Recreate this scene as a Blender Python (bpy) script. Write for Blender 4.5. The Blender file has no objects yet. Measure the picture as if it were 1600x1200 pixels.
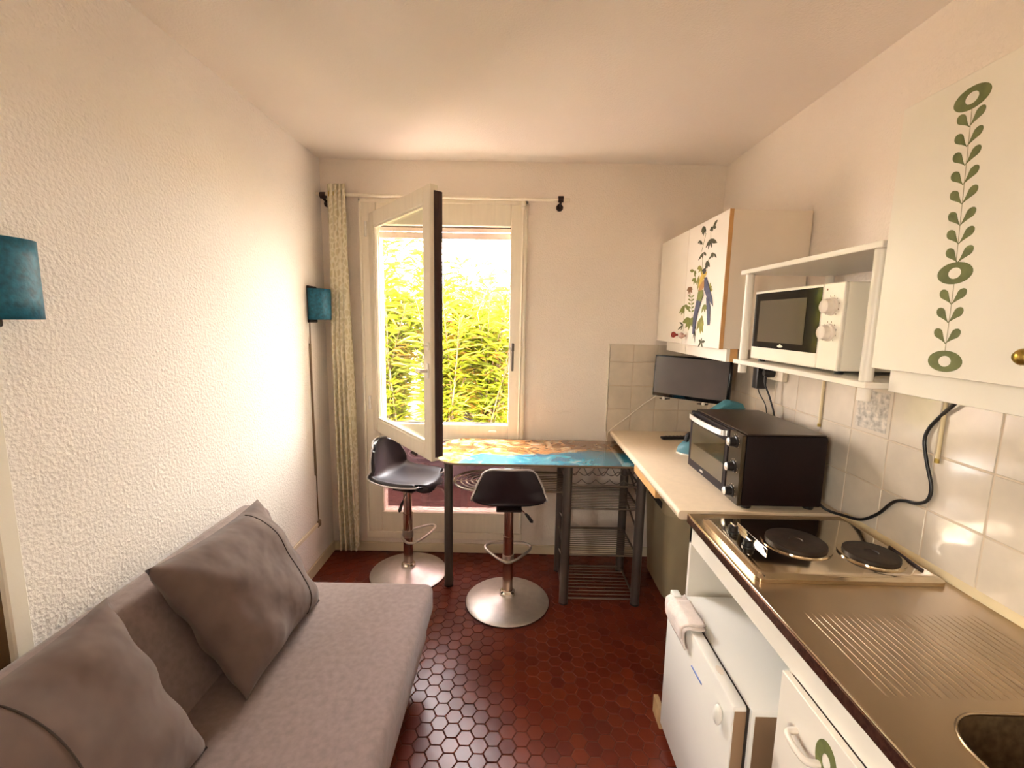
import bpy, bmesh, math, random
from mathutils import Vector, Matrix
R = math.radians
scene = bpy.context.scene
COL = scene.collection

# ------------------------------------------------------------------ camera, sky, light, exposure
cam_data = bpy.data.cameras.new('camera')
cam_data.sensor_width = 36.0
cam_data.lens = 710.0 / 1600.0 * 36.0
cam_data.clip_start = 0.02
cam = bpy.data.objects.new('camera', cam_data)
COL.objects.link(cam)
_rt = Vector((0.99980059, 0.00787869, 0.01834954))
_dn = Vector((0.01926997, -0.13957074, -0.99002458))
_fw = Vector((-0.00523904, 0.99018076, -0.13969473))
_m = Matrix.Identity(4)
for i in range(3):
    _m[i][0] = _rt[i]; _m[i][1] = -_dn[i]; _m[i][2] = -_fw[i]
_m[2][3] = 1.6
cam.matrix_world = _m
scene.camera = cam

SKY = 11.0
world = bpy.data.worlds.new('sky')
scene.world = world
world.use_nodes = True
_bg = world.node_tree.nodes['Background']
_bg.inputs['Color'].default_value = (1.0, 0.955, 0.965, 1)
_bg.inputs['Strength'].default_value = SKY

sun_data = bpy.data.lights.new('sun', 'SUN')
sun_data.energy = 26.0
sun_data.angle = R(1.5)
sun_data.color = (1.0, 0.9, 0.7)
sun = bpy.data.objects.new('sun', sun_data)
COL.objects.link(sun)
# high sun from over the roof, right and behind: reaches the shrubs, not the room
sun.rotation_euler = Vector((-0.35, 0.50, -1.0)).to_track_quat('-Z', 'Y').to_euler()

def portal(name, loc, rot, sx, sy):
    d = bpy.data.lights.new(name, 'AREA')
    d.shape = 'RECTANGLE'; d.size = sx; d.size_y = sy
    d.cycles.is_portal = True
    o = bpy.data.objects.new(name, d); COL.objects.link(o)
    o.location = loc; o.rotation_euler = rot
    return o

scene.view_settings.view_transform = 'Standard'
scene.view_settings.look = 'None'
scene.view_settings.gamma = 1.0
scene.view_settings.use_curve_mapping = False
scene.view_settings.exposure = 2.16
scene.cycles.use_denoising = True
scene.cycles.max_bounces = 6
scene.cycles.diffuse_bounces = 5
scene.cycles.transparent_max_bounces = 8
scene.cycles.glossy_bounces = 3
scene.cycles.transmission_bounces = 2
scene.cycles.adaptive_threshold = 0.08
scene.cycles.sample_clamp_indirect = 6.0

XL, XR, D, ZC, YB = -1.229, 1.278, 2.956, 2.561, -1.9

# ------------------------------------------------------------------ materials
MATS = {}
def mat(name, col, rough=0.5, metal=0.0, var=0.06, scale=6.0, bump=0.0, bscale=80.0, spec=0.5, coat=0.0, stretch=None, sheen=0.0, bdist=0.002):
    m = bpy.data.materials.new(name); m.use_nodes = True
    nt = m.node_tree; N = nt.nodes; L = nt.links
    b = N['Principled BSDF']
    b.inputs['Roughness'].default_value = rough
    b.inputs['Metallic'].default_value = metal
    b.inputs['Specular IOR Level'].default_value = spec
    b.inputs['Coat Weight'].default_value = coat
    b.inputs['Coat Roughness'].default_value = 0.08
    b.inputs['Sheen Weight'].default_value = sheen
    tc = N.new('ShaderNodeTexCoord'); mp = N.new('ShaderNodeMapping')
    L.new(tc.outputs['Object'], mp.inputs['Vector'])
    if stretch: mp.inputs['Scale'].default_value = stretch
    n = N.new('ShaderNodeTexNoise'); n.inputs['Scale'].default_value = scale; n.inputs['Detail'].default_value = 2
    L.new(mp.outputs['Vector'], n.inputs['Vector'])
    r = N.new('ShaderNodeValToRGB')
    r.color_ramp.elements[0].position = 0.3; r.color_ramp.elements[1].position = 0.7
    r.color_ramp.elements[0].color = tuple(max(0, c * (1 - var)) for c in col) + (1,)
    r.color_ramp.elements[1].color = tuple(min(1, c * (1 + var)) for c in col) + (1,)
    L.new(n.outputs['Fac'], r.inputs['Fac'])
    L.new(r.outputs['Color'], b.inputs['Base Color'])
    if bump > 0:
        n2 = N.new('ShaderNodeTexNoise'); n2.inputs['Scale'].default_value = bscale; n2.inputs['Detail'].default_value = 1.5
        L.new(mp.outputs['Vector'], n2.inputs['Vector'])
        bp = N.new('ShaderNodeBump'); bp.inputs['Strength'].default_value = bump; bp.inputs['Distance'].default_value = bdist
        L.new(n2.outputs['Fac'], bp.inputs['Height']); L.new(bp.outputs['Normal'], b.inputs['Normal'])
    MATS[name] = m
    return m

def crepi(name, col, bscale, strength, dist, stain=None):
    """rough sprayed render: blobs and ridges"""
    m = mat(name, col, rough=0.85, var=0.03, scale=1.6, spec=0.25)
    nt = m.node_tree; N = nt.nodes; L = nt.links; b = N['Principled BSDF']
    mp = [n for n in N if n.type == 'MAPPING'][0]
    v = N.new('ShaderNodeTexVoronoi'); v.feature = 'F1'; v.inputs['Scale'].default_value = bscale
    n = N.new('ShaderNodeTexNoise'); n.inputs['Scale'].default_value = bscale * 0.9; n.inputs['Detail'].default_value = 2.5
    L.new(mp.outputs['Vector'], v.inputs['Vector']); L.new(mp.outputs['Vector'], n.inputs['Vector'])
    a = N.new('ShaderNodeMath'); a.operation = 'MULTIPLY_ADD'; a.inputs[1].default_value = 0.35
    L.new(v.outputs['Distance'], a.inputs[0]); L.new(n.outputs['Fac'], a.inputs[2])
    bp = N.new('ShaderNodeBump'); bp.inputs['Strength'].default_value = strength; bp.inputs['Distance'].default_value = dist
    L.new(a.outputs[0], bp.inputs['Height']); L.new(bp.outputs['Normal'], b.inputs['Normal'])
    return m

def thin_glass(name, tint=(1, 1, 1), base_refl=0.0):
    m = bpy.data.materials.new(name); m.use_nodes = True
    nt = m.node_tree; N = nt.nodes; L = nt.links
    N.remove(N['Principled BSDF'])
    out = [n for n in N if n.type == 'OUTPUT_MATERIAL'][0]
    t = N.new('ShaderNodeBsdfTransparent')
    g = N.new('ShaderNodeBsdfGlossy'); g.inputs['Roughness'].default_value = 0.0
    f = N.new('ShaderNodeLayerWeight'); f.inputs['Blend'].default_value = 0.5
    pw = N.new('ShaderNodeMath'); pw.operation = 'POWER'; pw.inputs[1].default_value = 5.0
    L.new(f.outputs['Facing'], pw.inputs[0])
    mul = N.new('ShaderNodeMath'); mul.operation = 'MULTIPLY_ADD'
    mul.inputs[1].default_value = 0.9; mul.inputs[2].default_value = 0.04 + base_refl
    n = N.new('ShaderNodeTexNoise'); n.inputs['Scale'].default_value = 3
    r = N.new('ShaderNodeValToRGB')
    r.color_ramp.elements[0].color = tuple(c * 0.97 for c in tint) + (1,); r.color_ramp.elements[1].color = tuple(tint) + (1,)
    L.new(n.outputs['Fac'], r.inputs['Fac']); L.new(r.outputs['Color'], t.inputs['Color'])
    x = N.new('ShaderNodeMixShader')
    L.new(pw.outputs[0], mul.inputs[0]); L.new(mul.outputs[0], x.inputs['Fac'])
    L.new(t.outputs['BSDF'], x.inputs[1]); L.new(g.outputs['BSDF'], x.inputs[2])
    L.new(x.outputs['Shader'], out.inputs['Surface'])
    MATS[name] = m
    return m

M = MATS
crepi('wall_paint', (0.87, 0.81, 0.765), 95, 0.55, 0.0065)
crepi('wall_paint_fine', (0.85, 0.76, 0.665), 120, 0.6, 0.004)
crepi('ceiling_paint', (0.87, 0.79, 0.71), 140, 0.35, 0.003)
mat('skirting', (0.72, 0.62, 0.44), 0.55, bump=0.2)
mat('grout_floor', (0.09, 0.022, 0.012), 0.8)
mat('grout_wall', (0.58, 0.46, 0.33), 0.8)
mat('painted_wood', (0.84, 0.76, 0.62), 0.42, var=0.03, bump=0.15, bscale=30, stretch=(8, 8, 0.6))
mat('dark_edge', (0.035, 0.012, 0.01), 0.5)
mat('shutter', (0.70, 0.55, 0.48), 0.5)
mat('white_laminate', (0.86, 0.80, 0.70), 0.32, var=0.02, bump=0.05, bscale=200)
mat('cabinet_side', (0.80, 0.70, 0.58), 0.45, var=0.03)
mat('tan_edge', (0.60, 0.33, 0.12), 0.5, var=0.12, scale=20)
mat('cream_laminate', (0.74, 0.60, 0.43), 0.38, var=0.03, scale=40, bump=0.04, bscale=300)
mat('fridge_white', (0.86, 0.84, 0.78), 0.3, var=0.015, bump=0.04, bscale=250)
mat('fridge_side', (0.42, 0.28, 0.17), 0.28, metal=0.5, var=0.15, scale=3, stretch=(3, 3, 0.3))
mat('rubber_dark', (0.03, 0.02, 0.015), 0.7)
mat('steel_top', (0.46, 0.35, 0.23), 0.32, metal=1.0, var=0.08, scale=5, bump=0.06, bscale=400, stretch=(1, 0.05, 1))
mat('lip_floor_reflection', (0.26, 0.15, 0.11), 0.35, metal=1.0, var=0.3, scale=90)  # the floor's reflection in the steel, painted as red-brown colour
mat('steel_polished', (0.66, 0.55, 0.40), 0.10, metal=1.0, var=0.04)
mat('sink_dark', (0.16, 0.11, 0.06), 0.45, metal=0.8, var=0.3, scale=60)
mat('cast_iron', (0.035, 0.022, 0.014), 0.5, metal=0.3, var=0.3, scale=30, bump=0.2, bscale=150)
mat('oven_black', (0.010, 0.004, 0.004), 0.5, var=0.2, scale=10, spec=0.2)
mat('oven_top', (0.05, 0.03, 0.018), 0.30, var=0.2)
mat('oven_panel', (0.05, 0.035, 0.018), 0.28, metal=0.3)
mat('black_plastic', (0.012, 0.010, 0.010), 0.35)
mat('black_gloss', (0.006, 0.005, 0.005), 0.08, spec=0.22)
mat('oven_glass', (0.045, 0.035, 0.012), 0.05, coat=1.0, var=0.3, scale=5)
mat('microwave_window', (0.07, 0.055, 0.03), 0.12, coat=1.0, var=0.15, scale=200)
mat('microwave_white', (0.86, 0.80, 0.68), 0.3, var=0.02)
mat('knob_white', (0.84, 0.76, 0.66), 0.35, var=0.03)
mat('chrome', (0.80, 0.74, 0.68), 0.08, metal=1.0, var=0.03)
mat('brushed_steel', (0.86, 0.83, 0.78), 0.40, metal=1.0, var=0.05, scale=30)
mat('column_chrome', (0.55, 0.40, 0.33), 0.15, metal=1.0, var=0.05)
mat('grey_steel', (0.13, 0.11, 0.095), 0.42, metal=0.7, var=0.08)
mat('wire_steel', (0.20, 0.16, 0.13), 0.4, metal=0.8)
mat('basket_steel', (0.62, 0.57, 0.5), 0.3, metal=0.9)
mat('black_leather', (0.020, 0.014, 0.017), 0.34, var=0.15, scale=20, bump=0.12, bscale=300)
mat('piping_grey', (0.55, 0.50, 0.48), 0.3)
mat('sofa_fabric', (0.25, 0.182, 0.170), 0.9, var=0.12, scale=45, bump=0.35, bscale=500, sheen=0.25, spec=0.2)
mat('pillow_fabric', (0.155, 0.108, 0.096), 0.85, var=0.10, scale=14, bump=0.7, bscale=11, sheen=0.15, spec=0.2, bdist=0.02)
mat('seam_thread', (0.045, 0.03, 0.025), 0.9)
mat('lamp_blue', (0.008, 0.13, 0.22), 0.55, var=0.35, scale=60, bump=0.3, bscale=120)
mat('dark_metal', (0.03, 0.015, 0.012), 0.5, metal=0.3)
mat('trunking', (0.78, 0.68, 0.52), 0.5)
mat('wire_brown', (0.22, 0.15, 0.09), 0.6)
mat('brass', (0.55, 0.38, 0.10), 0.3, metal=1.0)
mat('door_dark', (0.16, 0.09, 0.035), 0.6)
mat('decal_green', (0.15, 0.17, 0.055), 0.55, var=0.15, scale=50)
mat('decal_stem', (0.45, 0.40, 0.28), 0.6)
mat('d_bamboo', (0.055, 0.055, 0.012), 0.6); mat('d_green', (0.17, 0.19, 0.02), 0.6, var=0.25, scale=40)
mat('d_lime', (0.26, 0.24, 0.025), 0.6, var=0.25, scale=40); mat('d_brown', (0.22, 0.10, 0.03), 0.6)
mat('d_yellow', (0.62, 0.42, 0.06), 0.6, var=0.2, scale=50); mat('d_orange', (0.45, 0.22, 0.05), 0.6)
mat('d_blue', (0.045, 0.05, 0.095), 0.6, var=0.35, scale=60); mat('d_dark', (0.02, 0.02, 0.01), 0.6)
mat('red_knob', (0.35, 0.05, 0.04), 0.2, var=0.5, scale=60); mat('pink_knob', (0.62, 0.40, 0.32), 0.2, var=0.4, scale=70)
mat('wall_tile_deco', (0.52, 0.46, 0.38), 0.15, var=0.35, scale=55)
mat('tv_screen', (0.075, 0.056, 0.052), 0.25, var=0.1, coat=0.2)
mat('cable_white', (0.80, 0.72, 0.58), 0.5)
mat('iron_blue', (0.11, 0.30, 0.38), 0.35)
mat('pouch_blue', (0.07, 0.24, 0.28), 0.45, var=0.12)
mat('orange_plastic', (0.60, 0.16, 0.03), 0.4)
mat('socket_white', (0.80, 0.68, 0.52), 0.4)
mat('bin_beige', (0.42, 0.34, 0.20), 0.5, var=0.05)
mat('towel', (0.82, 0.72, 0.66), 0.95, var=0.05, scale=60, bump=0.5, bscale=250)
mat('towel_red', (0.5, 0.05, 0.06), 0.9)
mat('pen_blue', (0.02, 0.08, 0.32), 0.5)
mat('raw_wood', (0.55, 0.36, 0.18), 0.7, var=0.15, scale=20)
mat('caulk', (0.72, 0.58, 0.34), 0.6, var=0.1)
mat('terrace', (0.07, 0.027, 0.02), 0.7, var=0.25, scale=9)
mat('outside_wall', (0.12, 0.085, 0.09), 0.85, var=0.15, scale=4)
mat('lawn', (0.19, 0.145, 0.10), 0.9, var=0.3, scale=0.5)
mat('soil', (0.05, 0.03, 0.02), 0.9, var=0.3)
mat('bark', (0.16, 0.11, 0.06), 0.85, var=0.2, scale=30)
mat('petal', (0.45, 0.14, 0.10), 0.6)
mat('emblem_silver', (0.6, 0.58, 0.52), 0.3, metal=0.6)
thin_glass('window_glass', (0.96, 0.98, 0.94), 0.03)
thin_glass('lower_glass', (0.40, 0.33, 0.33), 0.16)

def curtain_mat():
    m = mat('curtain_fabric', (0.62, 0.54, 0.30), 0.9, var=0.1, scale=40, spec=0.15)
    nt = m.node_tree; N = nt.nodes; L = nt.links; b = N['Principled BSDF']
    mp = [n for n in N if n.type == 'MAPPING'][0]
    v = N.new('ShaderNodeTexVoronoi'); v.feature = 'DISTANCE_TO_EDGE'; v.inputs['Scale'].default_value = 42
    mp.inputs['Scale'].default_value = (1, 1, 0.6)
    L.new(mp.outputs['Vector'], v.inputs['Vector'])
    r = N.new('ShaderNodeValToRGB'); r.color_ramp.elements[0].position = 0.08; r.color_ramp.elements[1].position = 0.2
    r.color_ramp.elements[0].color = (0.78, 0.72, 0.56, 1); r.color_ramp.elements[1].color = (0.64, 0.57, 0.38, 1)
    L.new(v.outputs['Distance'], r.inputs['Fac']); L.new(r.outputs['Color'], b.inputs['Base Color'])
curtain_mat()

def tile_mat(name, c1, c2, rough, coat, bump):
    """glazed pieces: shade varies from piece to piece"""
    m = mat(name, c1, rough, var=0.05, scale=12, coat=coat, spec=0.4)
    nt = m.node_tree; N = nt.nodes; L = nt.links; b = N['Principled BSDF']
    oi = N.new('ShaderNodeObjectInfo'); ge = N.new('ShaderNodeNewGeometry')
    a = N.new('ShaderNodeMath'); a.operation = 'ADD'
    L.new(oi.outputs['Random'], a.inputs[0]); L.new(ge.outputs['Random Per Island'], a.inputs[1])
    f = N.new('ShaderNodeMath'); f.operation = 'FRACT'; L.new(a.outputs[0], f.inputs[0])
    mx = N.new('ShaderNodeValToRGB')
    mx.color_ramp.elements[0].color = c1 + (1,); mx.color_ramp.elements[1].color = c2 + (1,)
    L.new(f.outputs[0], mx.inputs['Fac'])
    nz = N.new('ShaderNodeTexNoise'); nz.inputs['Scale'].default_value = 9; nz.inputs['Detail'].default_value = 4
    geo = N.new('ShaderNodeNewGeometry'); L.new(geo.outputs['Position'], nz.inputs['Vector'])
    mul = N.new('ShaderNodeMix'); mul.data_type = 'RGBA'; mul.blend_type = 'MULTIPLY'; mul.inputs['Factor'].default_value = 0.35
    L.new(mx.outputs['Color'], mul.inputs['A']); L.new(nz.outputs['Fac'], mul.inputs['B'])
    L.new(mul.outputs['Result'], b.inputs['Base Color'])
    n2 = N.new('ShaderNodeTexNoise'); n2.inputs['Scale'].default_value = 14; L.new(geo.outputs['Position'], n2.inputs['Vector'])
    bp = N.new('ShaderNodeBump'); bp.inputs['Strength'].default_value = bump; bp.inputs['Distance'].default_value = 0.004
    L.new(n2.outputs['Fac'], bp.inputs['Height']); L.new(bp.outputs['Normal'], b.inputs['Normal'])
    return m
tile_mat('floor_tile', (0.135, 0.016, 0.006), (0.21, 0.034, 0.010), 0.33, 0.0, 0.25)
tile_mat('wall_tile', (0.74, 0.63, 0.49), (0.79, 0.68, 0.54), 0.14, 0.3, 0.22)

def leaf_mat():
    m = mat('oleander_leaf', (0.10, 0.135, 0.012), 0.45, var=0.4, scale=2.0)
    nt = m.node_tree; N = nt.nodes; L = nt.links; b = N['Principled BSDF']
    ge = N.new('ShaderNodeNewGeometry'); oi = N.new('ShaderNodeObjectInfo')
    a = N.new('ShaderNodeMath'); a.operation = 'ADD'; L.new(ge.outputs['Random Per Island'], a.inputs[0]); L.new(oi.outputs['Random'], a.inputs[1])
    f = N.new('ShaderNodeMath'); f.operation = 'FRACT'; L.new(a.outputs[0], f.inputs[0])
    r = N.new('ShaderNodeValToRGB')
    e = r.color_ramp.elements; e[0].position = 0.0; e[0].color = (0.11, 0.14, 0.006, 1); e[1].position = 0.7; e[1].color = (0.26, 0.29, 0.014, 1)
    x = e.new(0.93); x.color = (0.30, 0.16, 0.03, 1)
    L.new(f.outputs[0], r.inputs['Fac']); L.new(r.outputs['Color'], b.inputs['Base Color'])
    out = [n for n in N if n.type == 'OUTPUT_MATERIAL'][0]
    t = N.new('ShaderNodeBsdfTranslucent'); mx = N.new('ShaderNodeMixShader'); mx.inputs['Fac'].default_value = 0.35
    hs = N.new('ShaderNodeHueSaturation'); hs.inputs['Value'].default_value = 1.7
    L.new(r.outputs['Color'], hs.inputs['Color']); L.new(hs.outputs['Color'], t.inputs['Color'])
    L.new(b.outputs['BSDF'], mx.inputs[1]); L.new(t.outputs['BSDF'], mx.inputs[2]); L.new(mx.outputs['Shader'], out.inputs['Surface'])
leaf_mat()

def print_mat():
    """printed picture under the glass of the bar table: sandy rocks, a blue bay, pale foam"""
    m = mat('table_print', (0.5, 0.3, 0.15), 0.08, coat=0.6)
    nt = m.node_tree; N = nt.nodes; L = nt.links; b = N['Principled BSDF']
    tc = [n for n in N if n.type == 'TEX_COORD'][0]
    n1 = N.new('ShaderNodeTexNoise'); n1.inputs['Scale'].default_value = 9; n1.inputs['Detail'].default_value = 6; n1.inputs['Distortion'].default_value = 1.5
    L.new(tc.outputs['Object'], n1.inputs['Vector'])
    rock = N.new('ShaderNodeValToRGB'); e = rock.color_ramp.elements
    e[0].position = 0.3; e[0].color = (0.10, 0.035, 0.012, 1); e[1].position = 0.48; e[1].color = (0.55, 0.22, 0.06, 1)
    k = e.new(0.58); k.color = (0.75, 0.52, 0.28, 1); k = e.new(0.70); k.color = (0.80, 0.74, 0.62, 1)
    L.new(n1.outputs['Fac'], rock.inputs['Fac'])
    sx = N.new('ShaderNodeSeparateXYZ'); L.new(tc.outputs['Object'], sx.inputs[0])
    n2 = N.new('ShaderNodeTexNoise'); n2.inputs['Scale'].default_value = 3.2; n2.inputs['Detail'].default_value = 5
    L.new(tc.outputs['Object'], n2.inputs['Vector'])
    # bay: near the front edge
    ma = N.new('ShaderNodeMath'); ma.operation = 'MULTIPLY_ADD'; ma.inputs[1].default_value = -2.2; ma.inputs[2].default_value = -0.05
    L.new(sx.outputs['Y'], ma.inputs[0])
    ad = N.new('ShaderNodeMath'); ad.operation = 'ADD'; L.new(ma.outputs[0], ad.inputs[0]); L.new(n2.outputs['Fac'], ad.inputs[1])
    # left tip stays sand
    mb = N.new('ShaderNodeMapRange'); mb.inputs['From Min'].default_value = -0.52; mb.inputs['From Max'].default_value = -0.32
    L.new(sx.outputs['X'], mb.inputs['Value'])
    mu = N.new('ShaderNodeMath'); mu.operation = 'MULTIPLY'; L.new(ad.outputs[0], mu.inputs[0]); L.new(mb.outputs['Result'], mu.inputs[1])
    bay = N.new('ShaderNodeValToRGB'); bay.color_ramp.elements[0].position = 0.44; bay.color_ramp.elements[1].position = 0.50
    L.new(mu.outputs[0], bay.inputs['Fac'])
    sea = N.new('ShaderNodeValToRGB'); e = sea.color_ramp.elements
    e[0].position = 0.35; e[0].color = (0.0, 0.17, 0.34, 1); e[1].position = 0.6; e[1].color = (0.03, 0.42, 0.55, 1)
    k = e.new(0.75); k.color = (0.55, 0.70, 0.68, 1)
    L.new(n1.outputs['Fac'], sea.inputs['Fac'])
    mx = N.new('ShaderNodeMix'); mx.data_type = 'RGBA'
    L.new(bay.outputs['Color'], mx.inputs['Factor']); L.new(rock.outputs['Color'], mx.inputs['A']); L.new(sea.outputs['Color'], mx.inputs['B'])
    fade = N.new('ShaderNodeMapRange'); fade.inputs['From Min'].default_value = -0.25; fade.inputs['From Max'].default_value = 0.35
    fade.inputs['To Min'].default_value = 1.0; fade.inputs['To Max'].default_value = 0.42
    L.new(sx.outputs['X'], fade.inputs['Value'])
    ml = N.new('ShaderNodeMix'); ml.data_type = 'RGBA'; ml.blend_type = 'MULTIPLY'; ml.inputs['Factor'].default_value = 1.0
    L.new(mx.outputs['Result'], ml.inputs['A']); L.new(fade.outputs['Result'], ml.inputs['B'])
    L.new(ml.outputs['Result'], b.inputs['Base Color'])
print_mat()

# ------------------------------------------------------------------ mesh helpers
ORG = {}
class MB:
    """collects shapes; build() links them as ONE mesh object"""
    def __init__(s): s.v = []; s.f = []; s.mi = []
    def add(s, vs, fs, mi=0, T=None):
        o = len(s.v)
        s.v += [tuple(T @ Vector(p)) if T else tuple(p) for p in vs]
        s.f += [tuple(i + o for i in f) for f in fs]; s.mi += [mi] * len(fs)
        return s
    def box(s, x0, x1, y0, y1, z0, z1, bev=0.0, seg=1, T=None, mi=0):
        if bev <= 0:
            vs = [(x, y, z) for z in (z0, z1) for y in (y0, y1) for x in (x0, x1)]
            fs = [(0, 2, 3, 1), (4, 5, 7, 6), (0, 1, 5, 4), (2, 6, 7, 3), (0, 4, 6, 2), (1, 3, 7, 5)]
            return s.add(vs, fs, mi, T)
        bm = bmesh.new(); bmesh.ops.create_cube(bm, size=1)
        for v in bm.verts:
            v.co = Vector(((x0 + x1) / 2 + v.co.x * (x1 - x0), (y0 + y1) / 2 + v.co.y * (y1 - y0), (z0 + z1) / 2 + v.co.z * (z1 - z0)))
        bmesh.ops.bevel(bm, geom=bm.edges[:], offset=bev, segments=seg, affect='EDGES', profile=0.5)
        return s.bm(bm, T, mi)
    def bm(s, bm, T=None, mi=0):
        bm.verts.index_update()
        s.add([v.co.copy() for v in bm.verts], [tuple(v.index for v in f.verts) for f in bm.faces], mi, T)
        bm.free(); return s
    def lathe(s, prof, n=24, T=None, mi=0, cap=True):
        """prof: list of (r, z)"""
        vs = []; fs = []
        for r, z in prof:
            for k in range(n):
                a = 2 * math.pi * k / n; vs.append((r * math.cos(a), r * math.sin(a), z))
        for i in range(len(prof) - 1):
            for k in range(n):
                k2 = (k + 1) % n
                fs.append((i * n + k, i * n + k2, (i + 1) * n + k2, (i + 1) * n + k))
        if cap:
            fs.append(tuple(range(n))[::-1]); fs.append(tuple((len(prof) - 1) * n + k for k in range(n)))
        return s.add(vs, fs, mi, T)
    def cyl(s, p0, p1, r, n=14, r1=None, mi=0):
        p0 = Vector(p0); p1 = Vector(p1); d = p1 - p0
        T = Matrix.Translation(p0) @ d.to_track_quat('Z', 'Y').to_matrix().to_4x4()
        return s.lathe([(r, 0), (r if r1 is None else r1, d.length)], n, T, mi)
    def tube(s, pts, r, n=8, closed=False, mi=0):
        P = [Vector(p) for p in pts]; m = len(P)
        tang = []
        for i in range(m):
            a = P[(i - 1) % m] if (closed or i > 0) else P[i]; b = P[(i + 1) % m] if (closed or i < m - 1) else P[i]
            tang.append((b - a).normalized())
        up = Vector((0, 0, 1)) if abs(tang[0].z) < 0.9 else Vector((1, 0, 0))
        nrm = (up - tang[0] * up.dot(tang[0])).normalized()
        vs = []; fs = []
        for i in range(m):
            nrm = (nrm - tang[i] * nrm.dot(tang[i]))
            nrm = nrm.normalized() if nrm.length > 1e-6 else tang[i].orthogonal().normalized()
            bi = tang[i].cross(nrm)
            rr = r[i] if isinstance(r, (list, tuple)) else r
            for k in range(n):
                a = 2 * math.pi * k / n; vs.append(P[i] + (nrm * math.cos(a) + bi * math.sin(a)) * rr)
        for i in range(m if closed else m - 1):
            j = (i + 1) % m
            for k in range(n):
                k2 = (k + 1) % n; fs.append((i * n + k, i * n + k2, j * n + k2, j * n + k))
        if not closed:
            fs.append(tuple(range(n))[::-1]); fs.append(tuple((m - 1) * n + k for k in range(n)))
        return s.add(vs, fs, mi)
    def prism(s, poly, axis, a0, a1, mi=0, T=None):
        """poly of 2D points extruded along axis ('x','y','z')"""
        n = len(poly)
        def P(p, a):
            return {'x': (a, p[0], p[1]), 'y': (p[0], a, p[1]), 'z': (p[0], p[1], a)}[axis]
        vs = [P(p, a0) for p in poly] + [P(p, a1) for p in poly]
        fs = [tuple(range(n))[::-1], tuple(range(n, 2 * n))] + [(i, (i + 1) % n, n + (i + 1) % n, n + i) for i in range(n)]
        return s.add(vs, fs, mi, T)
    def sphere(s, c, r, n=12, sc=(1, 1, 1), mi=0):
        bm = bmesh.new(); bmesh.ops.create_uvsphere(bm, u_segments=n, v_segments=max(6, n // 2), radius=1)
        return s.bm(bm, Matrix.Translation(c) @ Matrix.Diagonal((r * sc[0], r * sc[1], r * sc[2], 1)), mi)
    def grid(s, fn, nu, nv, mi=0):
        vs = [fn(i / nu, j / nv) for j in range(nv + 1) for i in range(nu + 1)]
        fs = [(j * (nu + 1) + i, j * (nu + 1) + i + 1, (j + 1) * (nu + 1) + i + 1, (j + 1) * (nu + 1) + i) for j in range(nv) for i in range(nu)]
        return s.add(vs, fs, mi)
    def build(s, name, mats, parent=None, smooth=None, local=False):
        o3 = Vector((0, 0, 0)) if (local or parent is None) else ORG.get(parent.name, Vector((0, 0, 0)))
        me = bpy.data.meshes.new(name)
        me.from_pydata([tuple(Vector(p) - o3) for p in s.v], [], s.f)
        if not isinstance(mats, (list, tuple)): mats = [mats]
        for k in mats: me.materials.append(M[k])
        for p, k in zip(me.polygons, s.mi): p.material_index = k
        bm = bmesh.new(); bm.from_mesh(me); bmesh.ops.recalc_face_normals(bm, faces=bm.faces[:]); bm.to_mesh(me); bm.free()
        if smooth is not None:
            for p in me.polygons: p.use_smooth = True
            if smooth < 180:
                try: me.set_sharp_from_angle(angle=R(smooth))
                except Exception: pass
        o = bpy.data.objects.new(name, me); COL.objects.link(o)
        if parent is not None:
            o.parent = parent; ORG[o.name] = o3.copy()
        return o

def tag(o, label=None, cat=None, group=None, kind=None):
    if label: o['label'] = label
    if cat: o['category'] = cat
    if group: o['group'] = group
    if kind: o['kind'] = kind
    return o
def thing(name, loc, label, cat, group=None, kind=None):
    o = bpy.data.objects.new(name, None); o.empty_display_size = 0.05
    COL.objects.link(o); o.location = loc; ORG[o.name] = Vector(loc)
    return tag(o, label, cat, group, kind)
def copy_tree(o, parent=None):
    c = o.copy(); COL.objects.link(c)
    if parent: c.parent = parent
    for ch in list(o.children): copy_tree(ch, c)
    return c
def curve(pts, n=6):
    """Catmull-Rom through pts"""
    P = [Vector(p) for p in pts]; P = [P[0] * 2 - P[1]] + P + [P[-1] * 2 - P[-2]]
    out = []
    for i in range(1, len(P) - 2):
        for k in range(n):
            t = k / n; a, b, c, d = P[i - 1:i + 3]
            out.append(0.5 * ((2 * b) + (c - a) * t + (2 * a - 5 * b + 4 * c - d) * t * t + (-a + 3 * b - 3 * c + d) * t ** 3))
    return out + [P[-2]]
def rrect(x0, x1, y0, y1, r, n=5):
    pts = []
    for cx, cy, a0 in ((x1 - r, y1 - r, 0), (x0 + r, y1 - r, 90), (x0 + r, y0 + r, 180), (x1 - r, y0 + r, 270)):
        for k in range(n + 1):
            a = R(a0 + 90 * k / n); pts.append((cx + r * math.cos(a), cy + r * math.sin(a)))
    return pts


# ------------------------------------------------------------------ room shell
portal('window_daylight', (-0.46, 3.0, 1.54), (R(-90), 0, 0), 0.86, 1.28)
portal('lower_pane_daylight', (-0.49, 3.02, 0.54), (R(-90), 0, 0), 0.88, 0.54)

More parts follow.
